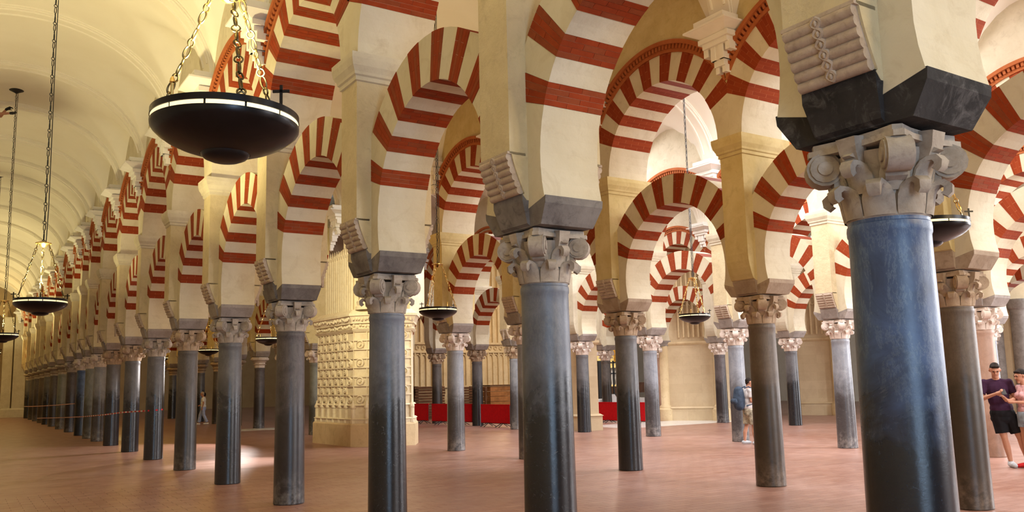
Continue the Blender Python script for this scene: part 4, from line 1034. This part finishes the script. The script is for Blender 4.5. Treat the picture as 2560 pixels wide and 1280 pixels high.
b = MBd(); b.box(-.1, 1.1, -.04, .04, 1.05, 1.45); ob('panel', b.mesh('panel', M_WOODD), bn)
for x in (0, 1.0): b = MBd(); b.box(x - .04, x + .04, -.04, .04, 0, 1.05); ob('post', b.mesh('post', M_WOODD), bn)

# ---------------------------------------------------------------- barrier tape between the columns of the nave arcade
def tape(pts, label):
    b = MBd(); h = .017
    vs = []; fs = []
    for x, y, z in pts: vs += [(x, y, z - h), (x, y, z + h), (x + .003, y, z + h), (x + .003, y, z - h)]
    for i in range(len(pts) - 1):
        for j in range(4): fs.append((i * 4 + j, i * 4 + (j + 1) % 4, (i + 1) * 4 + (j + 1) % 4, (i + 1) * 4 + j))
    b.add(vs, fs); o = ob('barrier_tape', b.mesh('barrier_tape', M_TAPE)); tag(o, label, 'tape'); return o
tape([(4.12, 21.36, 1.14), (3.97, 21.30, 1.13), (3.80, 21.38, 1.12), (3.755, 24.6, 1.03), (3.755, 27.9, .90), (3.755, 32.8, .74), (3.755, 38.6, .58), (3.755, 45.8, .40), (3.755, 51.8, .25)], 'red and white tape strung low along the nave columns')
tape([(3.76, 35.3, 1.16), (3.76, 42.2, 1.03), (3.76, 49.0, .92), (3.76, 55.3, .82), (3.76, 62.1, .74)], 'second tape strung higher along the farthest nave columns')
# ---------------------------------------------------------------- people (each surface remeshed into one continuous skin)
def blob(name, parts, voxel, M, parent, smooth=4):
    """parts: ('t', points, radii) tapering limbs and ('b', centre, radii) masses, fused by a voxel remesh"""
    b = MBd()
    for p in parts:
        if p[0] == 't':
            b.tube(p[1], p[2], 10)
            for q, r in zip((p[1][0], p[1][-1]), (p[2][0], p[2][-1])):
                if len(p) < 4: b.ball(q, r, 10, 6)
        else: b.ball(p[1], p[2], 14, 10)
    me = b.mesh(name, M); o = ob(name, me, parent)
    r = o.modifiers.new('skin', 'REMESH'); r.mode = 'VOXEL'; r.voxel_size = voxel; r.use_smooth_shade = True
    s = o.modifiers.new('soften', 'SMOOTH'); s.factor = .5; s.iterations = smooth * 2
    return o
def hand(wrist, d, palm_n, curl, thumb_side, s=1.0):
    """palm, four unequal bent fingers and a side thumb; d = pointing direction, palm_n = palm normal (fingers curl towards it)"""
    d = Vector(d).normalized(); n = Vector(palm_n); n = (n - d * n.dot(d)).normalized(); sd = d.cross(n) * thumb_side; w = Vector(wrist); out = []
    kn = w + d * .085 * s
    out.append(('t', [w, w + d * .03 * s, kn], [.024 * s, .030 * s, .030 * s])); out.append(('t', [w + d * .03 * s + sd * .016, kn + sd * .022 * s], [.020 * s, .014 * s])); out.append(('t', [w + d * .03 * s - sd * .016, kn - sd * .026 * s], [.020 * s, .013 * s]))
    for i, (off, L) in enumerate(((.030, .070), (.010, .080), (-.010, .074), (-.029, .058))):
        p = kn + sd * off * s; pts = [p - d * .02 * s]; dr = d.copy(); pts.append(p)
        for k_, f in enumerate((.42, .32, .26)):
            ang = curl * (.55 + .45 * k_); dr = (d * math.cos(ang * (k_ + 1) * .75) + n * math.sin(ang * (k_ + 1) * .75)).normalized(); p = p + dr * L * f * s; pts.append(p)
        out.append(('t', pts, [.0095 * s, .0095 * s, .0088 * s, .008 * s, .0072 * s]))
    p = w + d * .025 * s + sd * .022 * s; t1 = p + (d * .6 + sd * .7 + n * .3).normalized() * .035 * s; t2 = t1 + (d * .8 + n * .55).normalized() * .028 * s; t3 = t2 + (d * .7 + n * .6).normalized() * .022 * s
    out.append(('t', [p, t1, t2, t3], [.013 * s, .012 * s, .0105 * s, .009 * s])); return out
def head_parts(c, f, s=1.0):
    """skull, jaw, brow, nose, ears about centre c, looking along f"""
    f = Vector(f).normalized(); side = f.cross(Vector((0, 0, 1))).normalized(); u = side.cross(f); c = Vector(c)
    P = lambda a, b_, e: c + (f * a + side * b_ + u * e) * s
    return [('b', P(-.012, 0, .02), (.078 * s, .088 * s, .098 * s)), ('b', P(.018, 0, -.035), (.062 * s, .066 * s, .075 * s)), ('t', [P(.035, 0, -.06), P(.062, 0, -.098)], [.042 * s, .026 * s]),
            ('t', [P(.075, -.03, .022), P(.083, 0, .025), P(.075, .03, .022)], [.013 * s, .014 * s, .013 * s]), ('t', [P(.078, 0, .012), P(.094, 0, -.010), P(.104, 0, -.024)], [.009 * s, .011 * s, .013 * s]),
            ('t', [P(-.005, .076, .015), P(-.008, .086, -.005), P(0, .078, -.03)], [.012 * s, .014 * s, .008 * s]), ('t', [P(-.005, -.076, .015), P(-.008, -.086, -.005), P(0, -.078, -.03)], [.012 * s, .014 * s, .008 * s])], P
def face(t, P, M_hair, hair, s=1.0):
    for e in (-.031, .031):
        b = MBd(); b.ball(P(.080, e, .006), (.012 * s, .012 * s, .007 * s), 8, 6); ob('eye', b.mesh('eye', M_EYE, 60), t)
        b = MBd(); b.tube([P(.088, e - .016, .026), P(.092, e, .030), P(.086, e + .016, .026)], .004 * s, 5); ob('eyebrow', b.mesh('eyebrow', M_hair, 60), t)
    b = MBd(); b.tube([P(.078, -.022, -.060), P(.088, 0, -.058), P(.078, .022, -.060)], [.003 * s, .006 * s, .003 * s], 6); ob('mouth', b.mesh('mouth', M_LIP, 60), t)
    blob('hair', hair, .008, M_hair, t, 2)
def person(loc, rot, label):
    return thing('person', loc, label, 'person', None, rot)

# local frame: -Y is forward, +X is the figure's left when it faces -Y
def man():
    t = person((14.73, 7.72, 0), R(-50), 'person in plum T-shirt and black shorts looking down at a phone')
    HX = -.02; hf = (-.10, -.80, -.42)
    hp, P = head_parts((HX, -.085, 1.605), hf)
    RS, RE, RW = (-.19, .0, 1.395), (-.265, -.04, 1.12), (-.085, -.29, 1.215)
    LS, LE, LW = (.19, .0, 1.395), (.255, -.05, 1.13), (.115, -.30, 1.10)
    body = hp + [('t', [(0, .005, 1.42), (HX * .6, -.03, 1.50), (HX, -.06, 1.56)], [.062, .055, .056]), ('t', [(0, .01, 1.40), (0, 0, 1.25), (.02, 0, 1.08), (.05, .01, .94)], [.080, .092, .088, .095]), ('t', [(-.15, .005, 1.385), (.15, .005, 1.385)], [.058, .058]),
        ('t', [RS, RE], [.052, .040]), ('t', [RE, RW], [.040, .025]), ('t', [LS, LE], [.052, .040]), ('t', [LE, LW], [.040, .025]),
        ('t', [(-.04, .01, .92), (.0, -.01, .70), (.04, -.015, .49)], [.082, .076, .054]), ('t', [(.04, -.015, .49), (.075, .02, .33), (.11, .02, .09)], [.052, .055, .034]), ('t', [(.11, .03, .06), (.12, -.14, .035)], [.036, .030]),
        ('t', [(.14, .01, .92), (.21, -.01, .70), (.27, -.015, .49)], [.082, .076, .054]), ('t', [(.27, -.015, .49), (.315, .02, .33), (.37, .02, .09)], [.052, .055, .034]), ('t', [(.37, .03, .06), (.40, -.14, .035)], [.036, .030])]
    body += hand(RW, (.75, -.45, .30), (.25, -.3, 1.0), .9, -1) + hand(LW, (-.70, -.50, .10), (-.1, -.2, 1.0), .8, 1)
    blob('body', body, .0065, M_SKIN, t)
    f = Vector(hf).normalized(); hair = [('b', P(-.024, 0, .045), (.078, .086, .080)), ('t', [P(-.05, .055, .0), P(-.06, 0, -.03), P(-.05, -.055, 0)], [.030, .035, .030]), ('t', [P(.045, -.045, .082), P(.055, 0, .090), P(.045, .045, .082)], [.022, .024, .022])]
    face(t, P, M_HAIR, hair)
    shirt = [('b', (0, .01, 1.29), (.185, .125, .17)), ('b', (.015, .005, 1.13), (.168, .128, .20)), ('b', (.045, .01, .97), (.182, .135, .15)), ('t', [(0, .012, 1.45), (0, .01, 1.38)], [.075, .10], 1), ('t', [(-.135, .008, 1.385), (0, .008, 1.41), (.135, .008, 1.385)], [.066, .075, .066]), ('t', [RS, (-.243, -.028, 1.205)], [.064, .062], 1), ('t', [LS, (.235, -.035, 1.215)], [.064, .062], 1), ('b', RS, .066), ('b', LS, .066)]
    blob('t_shirt', shirt, .008, M_PLUM, t)
    shorts = [('b', (.05, .01, .89), (.195, .140, .13)), ('b', (.05, .012, .80), (.19, .13, .11)), ('t', [(-.035, .01, .88), (-.005, 0, .72), (.015, -.01, .56)], [.108, .108, .104], 1), ('t', [(.14, .01, .88), (.195, 0, .72), (.235, -.01, .56)], [.108, .108, .104], 1)]
    blob('shorts', shorts, .009, M_SHORTS, t)
    for (ax, tx) in (((.11, .05, .05), (.125, -.17, .04)), ((.37, .05, .05), (.405, -.17, .04))):
        blob('shoe', [('t', [ax, ((ax[0] + tx[0]) / 2, -.06, .05), tx], [.050, .050, .040]), ('t', [(ax[0], .04, .09), (ax[0], .02, .05)], [.045, .048])], .008, M_SHOE, t)
    b = MBd(); b.box(-.036, .036, -.075, .075, -.005, .005); p = ob('phone', b.mesh('phone', M_BLACK), None, (0, 0, 0)); w_ = Matrix.Translation((14.73, 7.72, 0)) @ Matrix.Rotation(R(-50), 4, 'Z') @ Vector((.015, -.36, 1.245))
    p.location = w_; p.rotation_euler = (R(35), 0, R(-50)); tag(p, 'dark phone held in the hands of the person in plum', 'phone')
man()
def woman():
    t = person((14.85, 7.34, 0), R(-115), 'person with dark hair in pink top and denim shorts reaching towards the phone')
    hf = (-.05, -.95, -.22); hp, P = head_parts((0, -.05, 1.50), hf, .95)
    RS, RE, RW = (-.165, .0, 1.30), (-.22, -.14, 1.08), (-.10, -.36, 1.20); LS, LE, LW = (.165, 0, 1.30), (.22, -.05, 1.06), (.10, -.27, 1.08)
    body = hp + [('t', [(0, .005, 1.33), (0, -.015, 1.40), (0, -.035, 1.45)], [.052, .045, .047]), ('t', [(0, .01, 1.30), (0, 0, 1.16), (0, 0, 1.03), (0, .01, .88)], [.070, .080, .075, .095]), ('t', [(-.13, .005, 1.295), (.13, .005, 1.295)], [.048, .048]),
        ('t', [RS, RE], [.042, .034]), ('t', [RE, RW], [.034, .021]), ('t', [LS, LE], [.042, .034]), ('t', [LE, LW], [.034, .021]),
        ('t', [(-.085, .01, .86), (-.085, -.005, .66), (-.085, -.01, .46)], [.080, .072, .048]), ('t', [(-.085, -.01, .46), (-.09, .02, .31), (-.09, .02, .08)], [.047, .049, .031]), ('t', [(-.09, .03, .055), (-.10, -.13, .032)], [.033, .027]),
        ('t', [(.085, .01, .86), (.085, -.005, .66), (.085, -.01, .46)], [.080, .072, .048]), ('t', [(.085, -.01, .46), (.09, .02, .31), (.09, .02, .08)], [.047, .049, .031]), ('t', [(.09, .03, .055), (.10, -.13, .032)], [.033, .027])]
    body += hand(RW, (.45, -.85, .1), (.3, 0, 1.0), .6, -1, .92) + hand(LW, (-.4, -.85, .0), (0, 0, 1.0), .7, 1, .92)
    blob('body', body, .0065, M_SKIN, t)
    hair = [('b', P(-.030, 0, .040), (.082, .090, .082)), ('t', [P(-.06, .05, .0), P(-.075, 0, -.05), P(-.06, -.05, 0)], [.036, .045, .036]), ('b', P(-.115, 0, .0), (.042, .042, .048)), ('t', [P(.04, -.05, .075), P(.05, 0, .085), P(.04, .05, .075)], [.022, .024, .022])]
    face(t, P, M_HAIR, hair, .95)
    blob('top', [('b', (0, .01, 1.22), (.155, .108, .14)), ('b', (0, 0, 1.06), (.135, .105, .17)), ('b', (0, .01, .93), (.160, .125, .12)), ('t', [(0, .01, 1.35), (0, .01, 1.28)], [.07, .09], 1), ('b', (-.05, -.085, 1.18), .06), ('b', (.05, -.085, 1.18), .06), ('t', [(-.145, .005, 1.295), (.145, .005, 1.295)], [.060, .060]), ('t', [RS, (-.19, -.06, 1.19)], [.062, .055], 1), ('t', [LS, (.19, -.02, 1.20)], [.062, .055], 1)], .008, M_PINKT, t)
    blob('denim_shorts', [('b', (0, .01, .86), (.182, .138, .125)), ('b', (0, .01, .78), (.18, .13, .09)), ('t', [(-.085, .01, .84), (-.09, 0, .66)], [.102, .098], 1), ('t', [(.085, .01, .84), (.09, 0, .66)], [.102, .098], 1)], .009, M_DENIM, t)
    for x in (-.095, .095): blob('shoe', [('t', [(x, .05, .045), (x, -.06, .045), (x * 1.05, -.16, .036)], [.044, .044, .035])], .008, M_REDCL, t)
    b = MBd(); b.tube([Vector(RW) + Vector((.026 * math.cos(a * .524), .01 * math.sin(a * .524), .026 * math.sin(a * .524))) for a in range(12)], .006, 6, closed=True); ob('watch', b.mesh('watch', M_CLOTH, 60), t)
woman()
def walker(loc, rot, label, H, top, bottom, hairM, shoeM, long_legs, backpack=False, stride=.22):
    t = person(loc, rot, label); s = H / 1.72
    def V(*p): return tuple(c * s for c in p)
    def T(pts, rr, *e): return ('t', [V(*p) for p in pts], [r * s for r in rr]) + e
    hp, P = head_parts(V(0, -.06, 1.60), (0, -.95, -.2), s)
    legs = [((-.09, 0, .90), (-.10, -stride * .7, .50), (-.10, -stride, .09)), ((.09, 0, .90), (.10, stride * .2, .50), (.10, stride, .11))]
    body = hp + [T([(0, 0, 1.42), (0, -.03, 1.50), (0, -.05, 1.55)], [.058, .052, .052]), T([(0, .02, 1.40), (0, .01, 1.24), (0, 0, 1.08), (0, .01, .92)], [.080, .090, .088, .095]), T([(-.15, .01, 1.385), (.15, .01, 1.385)], [.054, .054])]
    arms = [((-.19, .0, 1.39), (-.24, .05, 1.13), (-.20, -.16, 1.02)), ((.19, 0, 1.39), (.235, .04, 1.12), (.22, -.02, .88))]
    if backpack: arms = [((-.19, .0, 1.39), (-.22, .03, 1.12), (-.10, -.20, 1.10)), ((.19, 0, 1.39), (.22, .02, 1.12), (.12, -.22, 1.08))]
    for a, e, w_ in arms:
        body += [T([a, e], [.050, .038]), T([e, w_], [.038, .024])]
        dr = (Vector(w_) - Vector(e)).normalized(); body += hand(V(*w_), dr, (-.6 if w_[0] > 0 else .6, -.6, .3), .6, 1 if w_[0] > 0 else -1, s)
    for h, k_, a in legs:
        body += [T([h, k_], [.09, .054]), T([k_, (a[0], (k_[1] + a[1]) / 2 + .02, .32), a], [.052, .052, .034]), T([(a[0], a[1] + .02, a[2] - .03), (a[0], a[1] - .14, a[2] - .055)], [.035, .029])]
    blob('body', body, .010, M_SKIN, t)
    face(t, P, hairM, [('b', P(-.026, 0, .042), (.080 * s, .088 * s, .080 * s)), ('t', [P(-.05, .05, .0), P(-.065, 0, -.035), P(-.05, -.05, 0)], [.032 * s, .038 * s, .032 * s])], s)
    blob('shirt', [T([(0, .02, 1.44), (0, .02, 1.37)], [.08, .10], 1), ('b', V(0, .015, 1.27), V(.18, .125, .17)), ('b', V(0, .005, 1.10), V(.168, .13, .20)), ('b', V(0, .01, .96), V(.178, .14, .13)), T([(-.165, .01, 1.385), (.165, .01, 1.385)], [.070, .070])] + [T([a, tuple(a[i] + (e[i] - a[i]) * .7 for i in range(3))], [.072, .066], 1) for a, e, w_ in arms], .012, top, t)
    leg_parts = [('b', V(0, .01, .88), V(.19, .142, .13)), ('b', V(0, .01, .80), V(.185, .135, .10))]
    for h, k_, a in legs:
        if long_legs: leg_parts += [T([h, k_], [.104, .084], 1), T([k_, (a[0], a[1], a[2] + .03)], [.084, .078], 1)]
        else: leg_parts += [T([h, tuple(h[i] + (k_[i] - h[i]) * .95 for i in range(3))], [.108, .100], 1)]
        blob('shoe', [T([(a[0], a[1] + .05, a[2] - .045), (a[0], a[1] - .06, a[2] - .045), (a[0], a[1] - .16, a[2] - .055)], [.046, .046, .036])], .012, shoeM, t)
    blob('trousers' if long_legs else 'shorts', leg_parts, .012, bottom, t)
    if backpack:
        k = thing('backpack', loc, 'blue grey backpack worn by the person in camouflage shorts', 'backpack', None, rot)
        blob('bag', [T([(0, .25, 1.38), (0, .26, 1.15), (0, .25, 1.02)], [.13, .165, .15])], .015, M_PACK, k); blob('pocket', [T([(-.06, .39, 1.12), (.06, .39, 1.12)], [.08, .08])], .015, M_PACK, k)
        for x in (-.11, .11):
            b = MBd(); b.tube([V(x, .14, 1.45), V(x, .02, 1.49), V(x, -.10, 1.42), V(x, -.155, 1.25), V(x * 1.3, -.08, 1.05), V(x * 1.3, .12, 1.0)], .018 * s, 6); ob('strap', b.mesh('strap', M_PACK, 60), k)
walker((15.77, 14.08, 0), R(70), 'person in grey T-shirt and camouflage shorts walking behind a brown column', 1.56, M_GREYT, M_CAMO, M_HAIR, M_SHOE, False, True, .10)
walker((9.40, 39.9, 0), R(-110 + 0), 'person with grey hair in white shirt and pale blue trousers walking', 1.46, M_CLOTH, M_BLUETR, M_HAIRG, M_CLOTH, True)
walker((13.6, 58.0, 0), R(20), 'far person in dark clothes half hidden between the shafts', 1.6, M_DARKCL, M_DARKCL, M_HAIR, M_BLACK, True)
def lift_worker():
    loc = (.30, 23.87, 7.03)
    tw = thing('scaffold_tower', (-.128, 24.23, 0), 'tall metal scaffold tower under the hanging lamp, carrying the person in yellow', 'scaffold', None, R(57.3))
    b = MBd(); b.box(-.5, .5, -.62, .5, 6.97, 7.03); ob('platform', b.mesh('platform', M_WOOD), tw)
    for x in (-.47, .47):
        for y in (-.56, .47):
            b = MBd(); b.tube([(x, y, 0), (x, y, 6.97)], .022, 8); ob('post', b.mesh('post', M_SHOE), tw)
    for z in (1.5, 3.0, 4.5, 6.0):
        b = MBd(); b.tube([(-.47, -.56, z), (.47, -.56, z), (.47, .47, z), (-.47, .47, z)], .02, 6, closed=True); ob('brace', b.mesh('brace', M_SHOE), tw)
    t = person(loc, R(57.3), 'person in yellow shirt and dark gloves holding the lamp chain high under the vault')
    hp, P = head_parts((0, -.06, 1.60), (0, -.9, .1))
    RS, RE, RW = (-.19, -.02, 1.40), (-.20, -.34, 1.28), (-.10, -.66, 1.33); LS, LE, LW = (.19, -.02, 1.40), (.20, -.24, 1.36), (.12, -.42, 1.50)
    body = hp + [('t', [(0, 0, 1.42), (0, -.03, 1.50), (0, -.05, 1.55)], [.058, .052, .052]), ('t', [(0, .01, 1.40), (0, 0, 1.24), (0, 0, 1.08), (0, .01, .92)], [.08, .09, .088, .095]), ('t', [(-.15, .005, 1.385), (.15, .005, 1.385)], [.054, .054]),
        ('t', [RS, RE], [.050, .042]), ('t', [RE, RW], [.042, .028]), ('t', [LS, LE], [.050, .042]), ('t', [LE, LW], [.042, .028])]
    for x in (-.10, .10): body += [('t', [(x, 0, .90), (x, -.01, .50), (x, .02, .08)], [.082, .054, .034])]
    blob('body', body, .008, M_SKIN, t)
    blob('glove', hand(RW, (.25, -.95, .12), (.2, 0, 1), 1.3, -1, 1.1) + [('t', [RW, (-.085, -.70, 1.335)], [.036, .040])], .007, M_BLACK, t, 2)
    blob('glove', hand(LW, (.05, -.85, .45), (0, -.3, -1), .6, 1, 1.1) + [('t', [LW, (.12, -.46, 1.52)], [.034, .036])], .007, M_DARKCL, t, 2)
    face(t, P, M_HAIR, [('b', P(-.026, 0, .042), (.080, .088, .080))])
    blob('shirt', [('b', (0, .01, 1.27), (.185, .125, .17)), ('b', (0, .005, 1.10), (.168, .13, .20)), ('b', (0, .01, .96), (.178, .14, .13)), ('t', [(-.15, .008, 1.385), (0, .008, 1.41), (.15, .008, 1.385)], [.066, .075, .066]), ('t', [RS, (-.197, -.20, 1.325)], [.066, .060], 1), ('t', [LS, (.197, -.14, 1.375)], [.066, .060], 1)], .010, M_YELLOW, t)
    blob('trousers', [('b', (0, .01, .88), (.19, .142, .13)), ('b', (0, .01, .80), (.185, .135, .10)), ('t', [(-.10, 0, .88), (-.10, -.01, .50), (-.10, .02, .10)], [.104, .084, .078], 1), ('t', [(.10, 0, .88), (.10, -.01, .50), (.10, .02, .10)], [.104, .084, .078], 1)], .012, M_DARKCL, t)
    for x in (-.10, .10): blob('shoe', [('t', [(x, .06, .045), (x, -.06, .045), (x, -.15, .036)], [.046, .046, .036])], .012, M_BLACK, t)
lift_worker()
